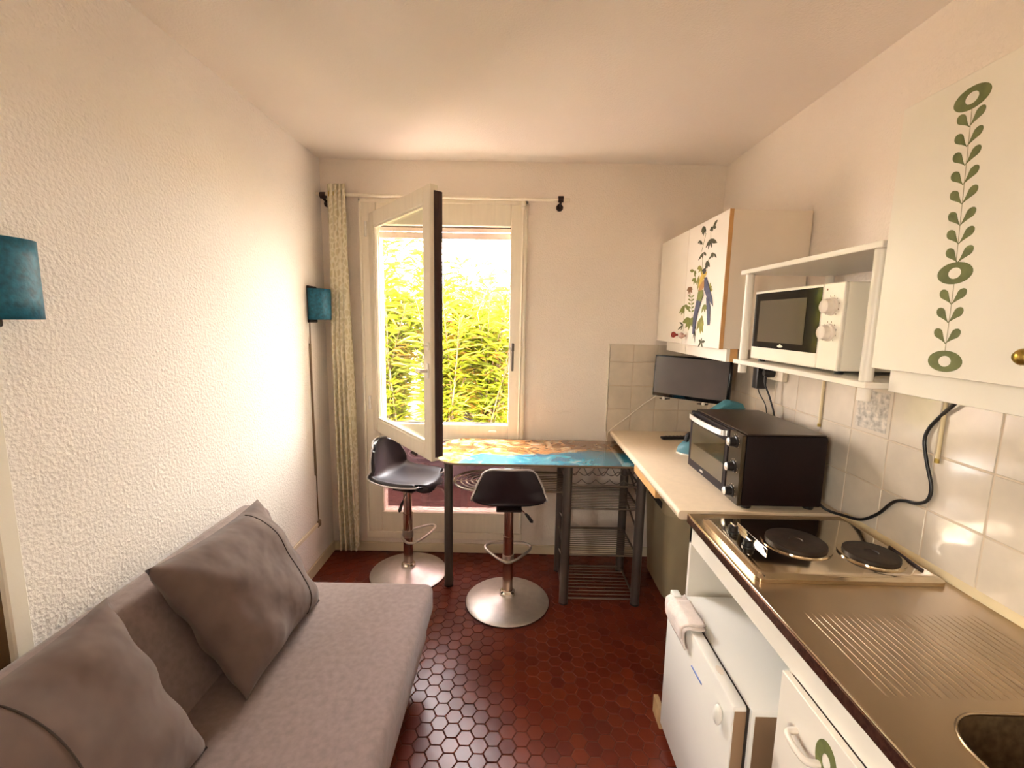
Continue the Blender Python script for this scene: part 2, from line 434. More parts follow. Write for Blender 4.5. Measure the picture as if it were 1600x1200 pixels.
floor = tag(MB().box(XL - 0.2, XR + 0.2, YB - 0.2, D + 0.2, -0.12, -0.0025).build('floor', 'grout_floor'), kind='structure')
S_HEX = 0.063; RH = S_HEX / math.sqrt(3)
def hex_shape(mb, cx, cy):
    ro = RH * 0.955; ri = ro * 0.93
    vs = [(cx + ro * math.cos(R(60 * k)), cy + ro * math.sin(R(60 * k)), -0.006) for k in range(6)]
    vs += [(cx + ro * math.cos(R(60 * k)), cy + ro * math.sin(R(60 * k)), -0.0012) for k in range(6)]
    vs += [(cx + ri * math.cos(R(60 * k)), cy + ri * math.sin(R(60 * k)), 0.0) for k in range(6)]
    fs = [(k, (k + 1) % 6, 6 + (k + 1) % 6, 6 + k) for k in range(6)]
    fs += [(6 + k, 6 + (k + 1) % 6, 12 + (k + 1) % 6, 12 + k) for k in range(6)] + [tuple(range(12, 18))]
    mb.add(vs, fs)
_mb = MB(); hex_shape(_mb, 0, 0)
tile_proto = _mb.build('hexagon_tile', 'floor_tile', floor)
cells = []
for i in range(-24, 26):
    for j in range(-32, 48):
        x = i * 1.5 * RH; y = j * S_HEX + (i % 2) * S_HEX / 2
        if XL + 0.01 < x < XR - 0.01 and YB < y < D - 0.02: cells.append((x, y))
seen = [c for c in cells if -0.46 < c[0] < 0.60 and 1.40 < c[1] and abs(c[0]) < 0.62]
seen.sort(key=lambda c: c[1])
near = set(seen[:300])
rest = MB(); rnd = random.Random(4); first = True
for c in cells:
    if c in near:
        o = tile_proto if first else tile_proto.copy()
        if not first: COL.objects.link(o); o.parent = floor
        first = False
        o.location = (c[0], c[1], rnd.uniform(-0.0008, 0.0002)); o.rotation_euler = (rnd.uniform(-.008, .008), rnd.uniform(-.008, .008), 0)
    else: hex_shape(rest, *c)
tag(rest.build('hexagon_tile_field', 'floor_tile', floor), kind='stuff')

tag(MB().box(XL - 0.2, XR + 0.2, YB - 0.2, D + 0.42, ZC, ZC + 0.15).build('ceiling', 'ceiling_paint'), kind='structure')
wl = MB()   # left wall; the room's second window is in it, behind the camera
VY0, VY1, VZ0, VZ1 = -1.50, -0.70, 1.00, 2.10
wl.box(XL - 0.15, XL, VY1, D + 0.36, -0.1, ZC + 0.02); wl.box(XL - 0.15, XL, YB - 0.2, VY0, -0.1, ZC + 0.02)
wl.box(XL - 0.15, XL, VY0, VY1, -0.1, VZ0); wl.box(XL - 0.15, XL, VY0, VY1, VZ1, ZC + 0.02)
wall_left = tag(wl.build('wall_left', 'wall_paint'), kind='structure')
w2 = thing('window_2', (XL, -1.0, VZ0), 'second window in the left wall, behind the camera', 'window', kind='structure')
f2 = MB()
for a in ((VY0, VY0 + 0.06, VZ0, VZ1), (VY1 - 0.06, VY1, VZ0, VZ1), (VY0 + 0.06, VY1 - 0.06, VZ0, VZ0 + 0.06), (VY0 + 0.06, VY1 - 0.06, VZ1 - 0.06, VZ1)):
    f2.box(XL - 0.09, XL - 0.03, a[0], a[1], a[2], a[3])
f2.build('frame', 'painted_wood', w2)
MB().box(XL - 0.063, XL - 0.059, VY0 + 0.06, VY1 - 0.06, VZ0 + 0.06, VZ1 - 0.06).build('pane', 'window_glass', w2)
portal('side_window_daylight', (XL - 0.10, (VY0 + VY1) / 2, (VZ0 + VZ1) / 2), (0, R(-90), 0), VZ1 - VZ0, VY1 - VY0)
wall_right = tag(MB().box(XR, XR + 0.15, YB - 0.2, D + 0.36, -0.1, ZC + 0.02).build('wall_right', 'wall_paint_fine'), kind='structure')
tag(MB().box(XL, XR, YB - 0.15, YB, -0.1, ZC + 0.02).build('wall_front', 'wall_paint_fine'), kind='structure')
wb = MB()   # back wall with the window opening
WX0, WX1, WZ0, WZ1 = -0.95, 0.03, 0.17, 2.29
wb.box(XL, WX0, D, D + 0.36, -0.1, ZC + 0.02); wb.box(WX1, XR, D, D + 0.36, -0.1, ZC + 0.02)
wb.box(WX0, WX1, D, D + 0.36, -0.1, WZ0); wb.box(WX0, WX1, D, D + 0.36, WZ1, ZC + 0.02)
wb.box(WX1, 0.45, D + 0.36, D + 0.56, -0.1, ZC + 0.02)   # unseen block added outside, cuts steep window light onto the left wall
wall_back = tag(wb.build('wall_back', 'wall_paint_fine'), kind='structure')

tag(MB().box(XL, XR, D - 0.012, D, 0, 0.065, 0.003).build('baseboard_back', 'skirting'), kind='structure')
tag(MB().box(XL, XL + 0.012, 1.1, D - 0.012, 0, 0.075, 0.003).build('baseboard_left', 'skirting'), kind='structure')
tag(MB().box(-0.99, 0.07, D - 0.02, D, 0.10, 0.15, 0.004).build('trim_1', 'painted_wood'), kind='structure')   # ledge under the window

# wall tiles: each one a piece of its own
TW = 0.172
def wall_tile(parent, name, m, axis, a0, a1, z0, z1):
    g = 0.0022; t = 0.006
    if axis == 'x': mb = MB().box(XR - t, XR + 0.002, a0 + g, a1 - g, z0 + g, z1 - g, 0.0018)
    else: mb = MB().box(a0 + g, a1 - g, D - t, D + 0.002, z0 + g, z1 - g, 0.0018)
    return mb.build(name, m, parent)
tag(MB().box(XR - 0.004, XR, 0.30, D, 0.70, 1.46).build('tile_bedding', 'grout_wall', wall_right))
tag(MB().box(0.617, XR, D - 0.004, D, 0.70, 1.456).build('tile_bedding', 'grout_wall', wall_back))
rows = [0.875, 1.047, 1.219, 1.391, 1.462]
cols = [1.165 + TW * k for k in range(-5, 11)] + [D - 0.006]
for r_ in range(4):
    for k in range(len(cols) - 1):
        deco = (r_ == 2 and abs(cols[k] - 1.509) < 0.01)
        t_ = wall_tile(wall_right, 'wall_tile', 'wall_tile', 'x', cols[k], cols[k + 1], rows[r_], rows[r_ + 1])
        if deco:
            MB().box(XR - 0.0068, XR - 0.0055, 1.525, 1.665, 1.236, 1.374).build('flower_print', 'wall_tile_deco', t_)
bcols = [0.614, 0.770, 0.926, 1.082, 1.238, 1.272]; brows = [0.875, 1.03, 1.186, 1.342, 1.458]
for r_ in range(4):
    for k in range(5):
        wall_tile(wall_back, 'wall_tile', 'wall_tile', 'y', bcols[k], bcols[k + 1], brows[r_], brows[r_ + 1])
tag(MB().box(0.606, 0.614, D - 0.009, D, 0.875, 1.459, 0.002).build('trim_2', 'painted_wood'), kind='structure')
tag(MB().prism([(XR - 0.022, 0.8755), (XR - 0.004, 0.8755), (XR - 0.004, 0.897)], 'y', 0.3, 1.66).build('trim_3', 'caulk'), kind='structure')

# ------------------------------------------------------------------ window with open sash
win = thing('window_1', (-0.46, D, 0.15), 'tall cream wooden window with its sash swung open', 'window', kind='structure')
F0, F1 = D - 0.016, D + 0.045
fr = MB()
fr.box(-0.975, -0.885, F0, F1, 0.15, 2.31, 0.004); fr.box(-0.04, 0.052, F0, F1, 0.15, 2.31, 0.004)
fr.box(-0.884, -0.041, F0, F1, 2.175, 2.31, 0.004); fr.box(-0.884, -0.041, F0, F1, 0.805, 0.907, 0.004); fr.box(-0.884, -0.041, F0, F1, 0.15, 0.28, 0.004)
fr.box(-0.99, -0.972, F0 - 0.008, F0 + 0.02, 0.15, 2.33, 0.004); fr.box(0.048, 0.066, F0 - 0.008, F0 + 0.02, 0.15, 2.33, 0.004); fr.box(-0.99, 0.066, F0 - 0.008, F0 + 0.02, 2.305, 2.33, 0.004)
frame = fr.build('frame', 'painted_wood', win)
MB().box(-0.884, -0.041, D + 0.012, D + 0.017, 0.278, 0.807).build('lower_pane', 'lower_glass', win)
bd = MB()
for a in ((-0.885, -0.041, 0.278, 0.292), (-0.885, -0.041, 0.792, 0.806)): bd.box(a[0], a[1], F0 - 0.004, D + 0.012, a[2], a[3], 0.003)
for a in ((-0.886, -0.872), (-0.054, -0.040)): bd.box(a[0], a[1], F0 - 0.004, D + 0.012, 0.292, 0.792, 0.003)
bd.build('glazing_bead', 'painted_wood', win)
rb = MB()
rb.box(-0.890, -0.882, D + 0.02, D + 0.044, 0.905, 2.177); rb.box(-0.0425, -0.034, D + 0.02, D + 0.044, 0.905, 2.177); rb.box(-0.884, -0.041, D + 0.02, D + 0.044, 0.904, 0.911); rb.box(-0.884, -0.041, D + 0.02, D + 0.044, 2.171, 2.178)
rb.build('weather_strip', 'dark_edge', win)
for k in range(4):
    z = 2.118 + k * 0.045
    MB().box(-0.94, 0.02, D + 0.13, D + 0.142, z, z + 0.042, 0.004, 2).build('shutter_slat', 'shutter', win)
lk = MB(); lk.box(-0.022, -0.008, F0 - 0.006, F0, 1.27, 1.44, 0.002); lk.box(-0.024, -0.006, F0 - 0.016, F0, 1.40, 1.45, 0.003); lk.build('lock_keeper', 'grey_steel', win)
MB().box(-0.165, -0.11, F0 - 0.018, F0, 0.857, 0.873, 0.005, 2).build('drain_cover', 'knob_white', win)
cr = MB(); cr.tube([(0.036, F0 - 0.018, 2.28), (0.034, F0 - 0.02, 1.2), (0.03, F0 - 0.02, 0.66)], 0.006); cr.sphere((0.036, F0 - 0.018, 2.285), 0.013); cr.box(0.022, 0.050, F0 - 0.035, F0, 2.29, 2.335, 0.004)
cr.cyl((0.03, F0 - 0.02, 0.80), (0.03, F0 - 0.02, 0.66), 0.009)
cr.build('shutter_crank', 'painted_wood', win, smooth=40)
# sash turned into the room about its left edge
sa = R(-52.7); HX, HY = -0.935, D - 0.010
ST = Matrix.Translation((HX, HY, 0)) @ Matrix.Rotation(sa, 4, 'Z')
SW, SZ0, SZ1 = 0.845, 0.862, 2.240
sb = MB()
sb.box(0.0, 0.078, 0.0, 0.045, SZ0, SZ1, 0.004, T=ST); sb.box(SW - 0.08, SW, 0.0, 0.045, SZ0, SZ1, 0.004, T=ST)
sb.box(0.078, SW - 0.08, 0.0, 0.045, SZ0, SZ0 + 0.085, 0.004, T=ST); sb.box(0.078, SW - 0.08, 0.0, 0.045, SZ1 - 0.085, SZ1, 0.004, T=ST)
sash = sb.build('sash', 'painted_wood', win)
MB().box(0.076, SW - 0.078, 0.026, 0.030, SZ0 + 0.082, SZ1 - 0.082, T=ST).build('pane', 'window_glass', sash)
g = MB()
g.box(0.077, SW - 0.079, 0.006, 0.026, SZ0 + 0.084, SZ0 + 0.096, 0.003, T=ST); g.box(0.077, SW - 0.079, 0.006, 0.026, SZ1 - 0.096, SZ1 - 0.084, 0.003, T=ST)
g.box(0.077, 0.089, 0.006, 0.026, SZ0 + 0.096, SZ1 - 0.096, 0.003, T=ST); g.box(SW - 0.091, SW - 0.079, 0.006, 0.026, SZ0 + 0.096, SZ1 - 0.096, 0.003, T=ST)
g.build('glazing_bead', 'painted_wood', sash)
MB().box(SW - 0.012, SW + 0.004, 0.046, 0.068, SZ0 + 0.02, SZ1 - 0.03, 0.003, T=ST).build('shaded_edge_seal', 'dark_edge', sash)  # dark brown gasket, with the shade of the sash edge put into its colour
MB().box(SW + 0.0005, SW + 0.003, 0.022, 0.0455, SZ0 + 0.02, SZ1 - 0.03, T=ST).build('edge_strip', 'dark_edge', sash)  # dark strip on the free edge, its shade painted in as well
h = MB(); h.box(SW - 0.045, SW - 0.018, -0.006, 0.0, 1.295, 1.375, 0.003, T=ST); h.cyl(ST @ Vector((SW - 0.031, -0.004, 1.335)), ST @ Vector((SW - 0.031, -0.04, 1.335)), 0.009)
h.box(SW - 0.085, SW - 0.022, -0.047, -0.034, 1.325, 1.345, 0.004, T=ST)
h.box(SW - 0.040, SW - 0.012, -0.006, 0.0, 1.44, 1.48, 0.002, T=ST); h.cyl(ST @ Vector((SW - 0.027, -0.002, 1.46)), ST @ Vector((SW - 0.027, -0.02, 1.46)), 0.007)
h.build('handle', 'brushed_steel', sash, smooth=35)
MB().box(0.62, 0.68, -0.012, 0.002, SZ0 - 0.008, SZ0 + 0.004, 0.002, T=ST).build('stay', 'dark_metal', sash)
hg = MB()
for z in (1.0, 2.1): hg.cyl((HX - 0.012, HY - 0.012, z), (HX - 0.012, HY - 0.012, z + 0.09), 0.008)
hg.build('hinge', 'brushed_steel', win, smooth=40)

# door casing on the left wall, at the frame's edge
dr = thing('door_1', (XL, 0.6, 0), 'white door in the left wall with white casing and dark rebate', 'door', kind='structure')
MB().box(XL, XL + 0.022, 1.0, 1.045, 0, 2.15, 0.004).build('casing', 'white_laminate', dr)
MB().box(XL + 0.0005, XL + 0.006, 0.955, 1.0, 0, 2.11).build('rebate', 'door_dark', dr)
MB().box(XL + 0.0005, XL + 0.018, 0.12, 0.955, 0.01, 2.10, 0.004).build('door_leaf', 'white_laminate', dr)
MB().box(XL, XL + 0.022, 0.03, 1.045, 2.15, 2.20, 0.004).build('casing', 'white_laminate', dr)
MB().box(XL, XL + 0.022, 0.03, 0.075, 0, 2.15, 0.004).build('casing', 'white_laminate', dr)

# ------------------------------------------------------------------ curtain and rod
rod = thing('curtain_rod', (-0.45, 2.885, 2.325), 'thin cream curtain rod with dark brackets above the window', 'curtain rod')
ZR, YR = 2.325, 2.885
MB().tube([(-1.225, YR, ZR + 0.012), (-0.4, YR, ZR + 0.004), (0.315, YR, ZR)], 0.010, 12).build('rod', 'painted_wood', rod, smooth=50)
for x in (-1.185, 0.26):
    b = MB(); b.cyl((x, D, ZR - 0.03), (x, D - 0.008, ZR - 0.03), 0.022); b.cyl((x, D - 0.004, ZR - 0.025), (x, YR + 0.002, ZR - 0.012), 0.008); b.lathe([(0.019, -0.016), (0.019, 0.016)], 14, Matrix.Translation((x, YR, ZR + 0.004)) @ Matrix.Rotation(R(90), 4, 'Y'))
    b.build('bracket', 'dark_metal', rod, smooth=40)
cur = thing('curtain', (-1.1, 2.88, 0.06), 'bunched cream and olive patterned curtain beside the left wall', 'curtain')
NF = 4.0
def cloth(u, v):
    z = 0.06 + v * 2.335
    w = 0.100 + 0.036 * (1 - v) ** 1.5
    x0 = -1.150 + 0.0 * v - 0.010 * (1 - v)
    amp = 0.034 + 0.012 * math.sin(3 * v + 1)
    ph = 2 * math.pi * NF * u
    return (x0 + w * u + 0.010 * math.sin(ph * 2 + 4 * v), 2.885 + amp * math.sin(ph + 0.5 * math.sin(4 * v)) - 0.01 * (1 - v), z + 0.004 * math.sin(ph))
cl = MB().grid(cloth, 80, 40).build('cloth', 'curtain_fabric', cur, smooth=180)
sm = cl.modifiers.new('thickness', 'SOLIDIFY'); sm.thickness = 0.004
ey = MB()
for k in range(4):
    x = -1.158 + 0.118 * (k + 0.5) / 4
    ey.tube([(x, YR + 0.020 * math.cos(a * math.pi / 6), ZR + 0.01 + 0.020 * math.sin(a * math.pi / 6)) for a in range(12)], 0.004, 6, True)
ey.build('eyelets', 'brass', cur, smooth=60)

# ------------------------------------------------------------------ wall lamps
def wall_lamp(name, y, label):
    t = thing(name, (XL, y, 1.67), label, 'wall lamp', 'pair of blue wall lamps')
    MB().box(XL, XL + 0.014, y - 0.075, y + 0.035, 1.562, 1.778, 0.003).build('back_plate', 'dark_metal', t)
    def sh(u, v):
        a = math.pi * (u - 0.5)
        return (XL + 0.012 + 0.092 * max(0, math.cos(a)) ** 0.55, y + 0.085 * math.sin(a), 1.580 + 0.183 * v)
    s = MB().grid(sh, 20, 4).build('shade', 'lamp_blue', t, smooth=180)
    k = s.modifiers.new('thickness', 'SOLIDIFY'); k.thickness = 0.004
    b = MB(); b.cyl((XL + 0.014, y, 1.66), (XL + 0.05, y, 1.66), 0.014); b.sphere((XL + 0.058, y, 1.675), 0.022, sc=(1, 1, 1.4))
    b.build('bulb', 'knob_white', t, smooth=60)
    return t
wall_lamp('wall_lamp', 2.775, 'blue curved wall lamp in the corner next to the curtain')
wall_lamp('wall_lamp', 1.045, 'blue curved wall lamp near the door casing, cut by the photo edge')
tk = thing('cable_trunking', (XL + 0.004, 2.71, 0.3), 'lamp wire dropping to a cream cable duct low on left wall', 'cable duct')
MB().tube(curve([(XL + 0.004, 2.72, 1.56), (XL + 0.005, 2.712, 1.2), (XL + 0.005, 2.722, 0.8), (XL + 0.006, 2.718, 0.45), (XL + 0.008, 2.72, 0.315)], 5), 0.0035, 6).build('wire', 'wire_brown', tk, smooth=60)
MB().box(XL + 0.001, XL + 0.010, 2.702, 2.716, 0.62, 1.44, 0.002).build('vertical_duct', 'wire_brown', tk)
MB().box(XL + 0.001, XL + 0.014, 1.0 + 0.05, 2.70, 0.288, 0.315, 0.003).build('duct', 'trunking', tk)
MB().box(XL + 0.001, XL + 0.016, 2.70, 2.74, 0.28, 0.32, 0.004).build('corner_piece', 'wire_brown', tk)

# ------------------------------------------------------------------ sofa and pillows
sofa = thing('sofa_bed', (-0.78, 0.95, 0), 'taupe fabric sofa bed against the left wall', 'sofa')
Y0, Y1 = 0.0, 1.905
def soft(mb, name, m, parent, lv=2):
    o = mb.build(name, m, parent, smooth=180)
    s = o.modifiers.new('soft', 'SUBSURF'); s.levels = lv; s.render_levels = lv
    return o
MB().box(-1.00, -0.345, Y0, Y1, 0.285, 0.425, 0.035, 4).build('seat_cushion', 'sofa_fabric', sofa, smooth=60)
MB().box(-1.00, -0.375, Y0 + 0.01, Y1 - 0.012, 0.15, 0.284, 0.025, 3).build('seat_base', 'sofa_fabric', sofa, smooth=60)
bk = bmesh.new()
prof = [(-0.93, 0.30), (-0.955, 0.46), (-1.055, 0.765), (-1.085, 0.785), (-1.165, 0.785), (-1.188, 0.765), (-1.15, 0.25), (-1.0, 0.25)]
mbk = MB().prism(prof, 'y', Y0, 1.875)
bo = mbk.build('backrest', 'sofa_fabric', sofa, smooth=40)
bv = bo.modifiers.new('round', 'BEVEL'); bv.width = 0.014; bv.segments = 3; bv.limit_method = 'ANGLE'
bk.free()
for x, y in ((-0.46, 0.12), (-0.46, 1.78), (-1.1, 0.12), (-1.1, 1.78)):
    MB().cyl((x, y, 0), (x, y, 0.16), 0.022, r1=0.03).build('leg', 'dark_metal', sofa, smooth=40)

def pillow(name, BL, BR, TR, TL, th, label, seam_u, seed):
    BL, BR, TR, TL = map(Vector, (BL, BR, TR, TL))
    c = (BL + BR + TR + TL) / 4
    nrm = (BR - BL).cross(TL - BL).normalized()
    if nrm.x < 0: nrm = -nrm
    t = thing(name, c, label, 'pillow', 'taupe pillows on the sofa')
    rn = random.Random(seed); ph = [rn.uniform(0, 6) for _ in range(6)]
    n = 28
    def P(u, v, s):
        U = 2 * u - 1; V = 2 * v - 1
        pu = U * (1 - 0.075 * (1 - V * V)); pv = V * (1 - 0.075 * (1 - U * U))
        uu = (pu + 1) / 2; vv = (pv + 1) / 2
        p = BL.lerp(BR, uu).lerp(TL.lerp(TR, uu), vv)
        h = max(0.0, (1 - U ** 4) * (1 - V ** 4)) ** 0.62 * (1 - 0.18 * (U * U + V * V) / 2)
        w = 0.006 * math.sin(9 * U + ph[0] + 3 * V) * (V * V) + 0.007 * math.sin(11 * V + ph[1]) * abs(U) ** 2 + 0.004 * math.sin(6 * (U + V) + ph[2])
        return p + nrm * s * (th * h + w * min(1, h * 3))
    vs = []; idx = {}
    for s in (1, -1):
        for j in range(n + 1):
            for i in range(n + 1):
                edge = i in (0, n) or j in (0, n)
                if edge and s == -1: idx[(s, i, j)] = idx[(1, i, j)]; continue
                idx[(s, i, j)] = len(vs); vs.append(P(i / n, j / n, s))
    fs = []
    for s in (1, -1):
        for j in range(n):
            for i in range(n):
                fs.append((idx[(s, i, j)], idx[(s, i + 1, j)], idx[(s, i + 1, j + 1)], idx[(s, i, j + 1)]))
    MB().add(vs, fs).build('cover', 'pillow_fabric', t, smooth=180)
    MB().tube([P(seam_u + 0.015 * math.sin(3 * k / 30), 0.02 + 0.96 * k / 30, 1) + nrm * 0.0005 for k in range(31)], 0.0022, 6).build('seam', 'seam_thread', t, smooth=60)
    return t
pillow('pillow', (-0.80, 1.235, 0.432), (-0.79, 1.735, 0.432), (-1.035, 1.755, 0.860), (-1.045, 1.20, 0.872), 0.105, 'taupe square pillow further along the sofa, towards the window', 0.74, 3)
pillow('pillow', (-0.82, 0.55, 0.432), (-0.815, 1.08, 0.432), (-1.03, 1.065, 0.880), (-1.04, 0.53, 0.875), 0.105, 'taupe square pillow in the near corner, cut off by the photo edge', 0.42, 8)

# ------------------------------------------------------------------ bar stools
def stool(name, label):
    t = thing(name, (0, 0, 0), label, 'bar stool', 'black bar stools at the table')
    MB().lathe([(0.2375, 0), (0.2375, 0.008), (0.225, 0.014), (0.14, 0.026), (0.07, 0.040), (0.042, 0.048)], 56).build('base', 'brushed_steel', t, smooth=40, local=True)
    MB().lathe([(0.2385, 0.0), (0.2405, 0.004), (0.2385, 0.008)], 56, cap=False).build('base_rim', 'dark_edge', t, smooth=60, local=True)
    MB().lathe([(0.046, 0.046), (0.044, 0.062), (0.034, 0.070), (0.034, 0.076)], 28).build('collar', 'chrome', t, smooth=40, local=True)
    MB().lathe([(0.0295, 0.07), (0.0295, 0.40)], 24).build('outer_column', 'column_chrome', t, smooth=40, local=True)
    MB().lathe([(0.0265, 0.395), (0.0265, 0.565)], 24).build('gas_lift', 'column_chrome', t, smooth=40, local=True)
    fr_ = [(0.0, -0.034, 0.255), (0.05, -0.01, 0.262), (0.105, 0.045, 0.272), (0.132, 0.085, 0.278), (0.125, 0.118, 0.282), (0.08, 0.140, 0.285), (0, 0.146, 0.286)]
    fr_ += [(-x, y, z) for x, y, z in fr_[-2::-1]]
    f = MB().tube(curve(fr_, 4), 0.0075, 8); f.lathe([(0.033, 0.245), (0.033, 0.29)], 20)
    f.build('footrest', 'basket_steel', t, smooth=50, local=True)
    lv = MB().tube([(0.02, 0.03, 0.575), (0.07, 0.03, 0.54), (0.095, 0.03, 0.515)], 0.004, 6)
    lever = lv.build('lever', 'chrome', t, smooth=60, local=True)
    MB().tube([(0.093, 0.03, 0.517), (0.105, 0.03, 0.505), (0.130, 0.03, 0.470), (0.136, 0.03, 0.462)], [0.006, 0.009, 0.011, 0.004], 8).build('lever_grip', 'black_plastic', lever, smooth=60, local=True)
    prof = [(.195, .600, .110), (.188, .608, .152), (.155, .612, .182), (.09, .609, .196), (.01, .606, .200), (-.07, .610, .200), (-.125, .624, .199), (-.160, .654, .197),
            (-.178, .695, .188), (-.190, .735, .178), (-.200, .775, .165), (-.207, .812, .150), (-.212, .840, .138), (-.214, .853, .122)]
    pc = curve([Vector(p) for p in prof], 3)
    ns = len(pc) - 1
    def sp(u, v, lift=0.0, k=1.0):
        f_ = v * ns; i = min(int(f_), ns - 1); q = pc[i].lerp(pc[i + 1], f_ - i)
        tt = (2 * u - 1) * k; x = q.z * tt
        back = min(1, max(0, (q.y - 0.63) / 0.08))
        hi = min(1, max(0, (q.y - 0.66) / 0.18))
        fr_r = max(0.0, 1 - v / 0.14)
        return Vector((x, q.x + back * 0.055 * tt * tt - fr_r * 0.045 * tt * tt, q.y + (1 - back) * 0.030 * tt ** 4 - hi * (0.012 * tt * tt + 0.016 * tt ** 8) + lift))
    sh = MB().grid(lambda u, v: sp(u, v), 20, 40).build('seat_shell', 'black_leather', t, smooth=180, local=True)
    so = sh.modifiers.new('thickness', 'SOLIDIFY'); so.thickness = 0.026; so.offset = -1.0 if sh.data.polygons[60].normal.z > 0 else 1.0
    bvv = sh.modifiers.new('round', 'SUBSURF'); bvv.levels = 1; bvv.render_levels = 1
    def cu(u, v):
        vv = 0.03 + v * 0.46; U = 2 * u - 1; V = 2 * v - 1
        h = max(0, (1 - U ** 6) * (1 - V ** 6)) ** 0.5
        return sp(u, vv, -0.004 + 0.022 * h, 0.93)
    MB().grid(cu, 20, 20).build('seat_cushion', 'black_leather', t, smooth=180, local=True)
    loop = [sp(k / 12, 0) for k in range(13)] + [sp(1, k / 40) for k in range(1, 41)] + [sp(1 - k / 12, 1) for k in range(1, 13)] + [sp(0, 1 - k / 40) for k in range(1, 40)]
    MB().tube(loop, 0.0055, 6, True).build('piping', 'piping_grey', t, smooth=60, local=True)
    MB().box(-0.07, 0.07, -0.06, 0.08, 0.560, 0.574, 0.004).build('seat_plate', 'dark_metal', t, local=True)
    return t
s1 = stool('bar_stool', 'black bar stool seen from behind, centred in front of the table')
s1.location = (-0.017, 2.412, 0.0); s1.rotation_euler = (0, 0, R(1))
s2 = copy_tree(s1)
s2.location = (-0.648, 2.685, 0.0); s2.rotation_euler = (0, 0, R(-90 - 20))
s2['label'] = 'black bar stool under the open window sash, turned sideways'

# ------------------------------------------------------------------ bar table
tb = thing('bar_table', (0.13, 2.6, 0), 'bar table with printed glass top, grey tube legs and wire racks', 'table')
TZ = 0.815
out = [(0.735, 2.385), (0.735, 2.905)]
for k in range(0, 19):
    a = R(90 + 10 * k); out.append((-0.30 + 0.165 * math.cos(a) * (1.0), 2.645 + 0.26 * math.sin(a)))
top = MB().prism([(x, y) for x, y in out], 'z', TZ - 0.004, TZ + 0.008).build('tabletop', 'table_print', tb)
ed = [(x, y, TZ + 0.002) for x, y in out]
MB().tube(ed, 0.0065, 6, True).build('edge_band', 'wire_brown', top, smooth=60)
LEGS = [(-0.375, 2.56), (0.304, 2.408), (0.304, 2.752), (0.712, 2.410), (0.706, 2.768)]
for x, y in LEGS:
    lg = MB().cyl((x, y, 0.006), (x, y, TZ - 0.004), 0.0255, 20).build('leg', 'grey_steel', tb, smooth=40)
    MB().cyl((x, y, 0), (x, y, 0.008), 0.027, 20).build('foot_cap', 'black_plastic', lg, smooth=40)
def rack(name, z, wires, m='wire_steel', mi=0.0024):
    b = MB(); fy, by = 2.41, 2.755
    b.cyl((0.304, fy, z), (0.712, fy, z), 0.006, 8); b.cyl((0.304, by, z), (0.706, by, z), 0.006, 8)
    b.cyl((0.304, fy, z), (0.304, by, z), 0.006, 8); b.cyl((0.710, fy, z), (0.708, by, z), 0.006, 8)
    for k in range(wires):
        y = fy + (by - fy) * (k + 1) / (wires + 1); b.cyl((0.304, y, z + 0.003), (0.71, y, z + 0.003), mi, 6)
    return b.build(name, m, tb, smooth=50)
rack('wire_shelf', 0.568, 13); rack('wire_shelf', 0.293, 13); rack('wire_shelf', 0.030, 9)
wr = MB()
for y in (2.46, 2.60, 2.74):
    wr.tube([(0.31 + 0.395 * k / 60, y, 0.700 + 0.026 * abs(math.sin(math.pi * 5 * k / 60)) * -1 + 0.02) for k in range(61)], 0.0028, 6)
    wr.tube([(0.31 + 0.395 * k / 60, y, 0.768 + 0.026 * math.cos(math.pi * 10 * k / 60)) for k in range(61)], 0.0028, 6)
for z in (0.700,): 
    for y in (2.41, 2.755): wr.cyl((0.304, y, z), (0.712, y, z), 0.006, 8)
    for x in (0.304, 0.71): wr.cyl((x, 2.41, z), (x, 2.755, z), 0.006, 8)
wr.build('bottle_rack', 'wire_steel', tb, smooth=60)
bs = MB(); z = 0.657; cx, cy, rr = -0.175, 2.585, 0.168
bs.cyl((cx, cy + rr, z), (0.304, 2.745, z), 0.006, 8); bs.cyl((cx, cy - rr, z), (0.304, 2.42, z), 0.006, 8)
for k in range(11):
    y = cy - rr + 2 * rr * (k + 1) / 12; bs.cyl((0.06, y, z), (0.304, y, z), 0.0024, 6)
bs.cyl((0.06, cy - rr, z), (0.06, cy + rr, z), 0.004, 6)
bs.build('wire_tray', 'wire_steel', tb, smooth=50)
sp_ = MB().tube([(cx + rr * math.cos(2 * math.pi * k / 40), cy + rr * math.sin(2 * math.pi * k / 40), z) for k in range(40)], 0.0085, 8, True)
sp_.tube([(cx + (0.02 + 0.125 * k / 160) * math.cos(2 * math.pi * 4 * k / 160), cy + (0.02 + 0.125 * k / 160) * math.sin(2 * math.pi * 4 * k / 160), z) for k in range(161)], 0.0045, 6)
sp_.cyl((cx - rr, cy, z - 0.006), (cx + rr, cy, z - 0.006), 0.0035, 6); sp_.cyl((cx, cy - rr, z - 0.006), (cx, cy + rr, z - 0.006), 0.0035, 6)
sp_.build('spiral_tray', 'basket_steel', tb, smooth=60)
for z0, z1 in ((0.16, 0.24), (0.40, 0.48)): MB().cyl((0.304, 2.43, z1), (0.304, 2.73, z0), 0.004, 6).build('side_brace', 'brushed_steel', tb, smooth=50)
for z0, z1 in ((0.74, 0.60), (0.52, 0.42)): MB().cyl((0.712, 2.43, z1), (0.708, 2.74, z0), 0.006, 6).build('side_brace', 'wire_steel', tb, smooth=50)

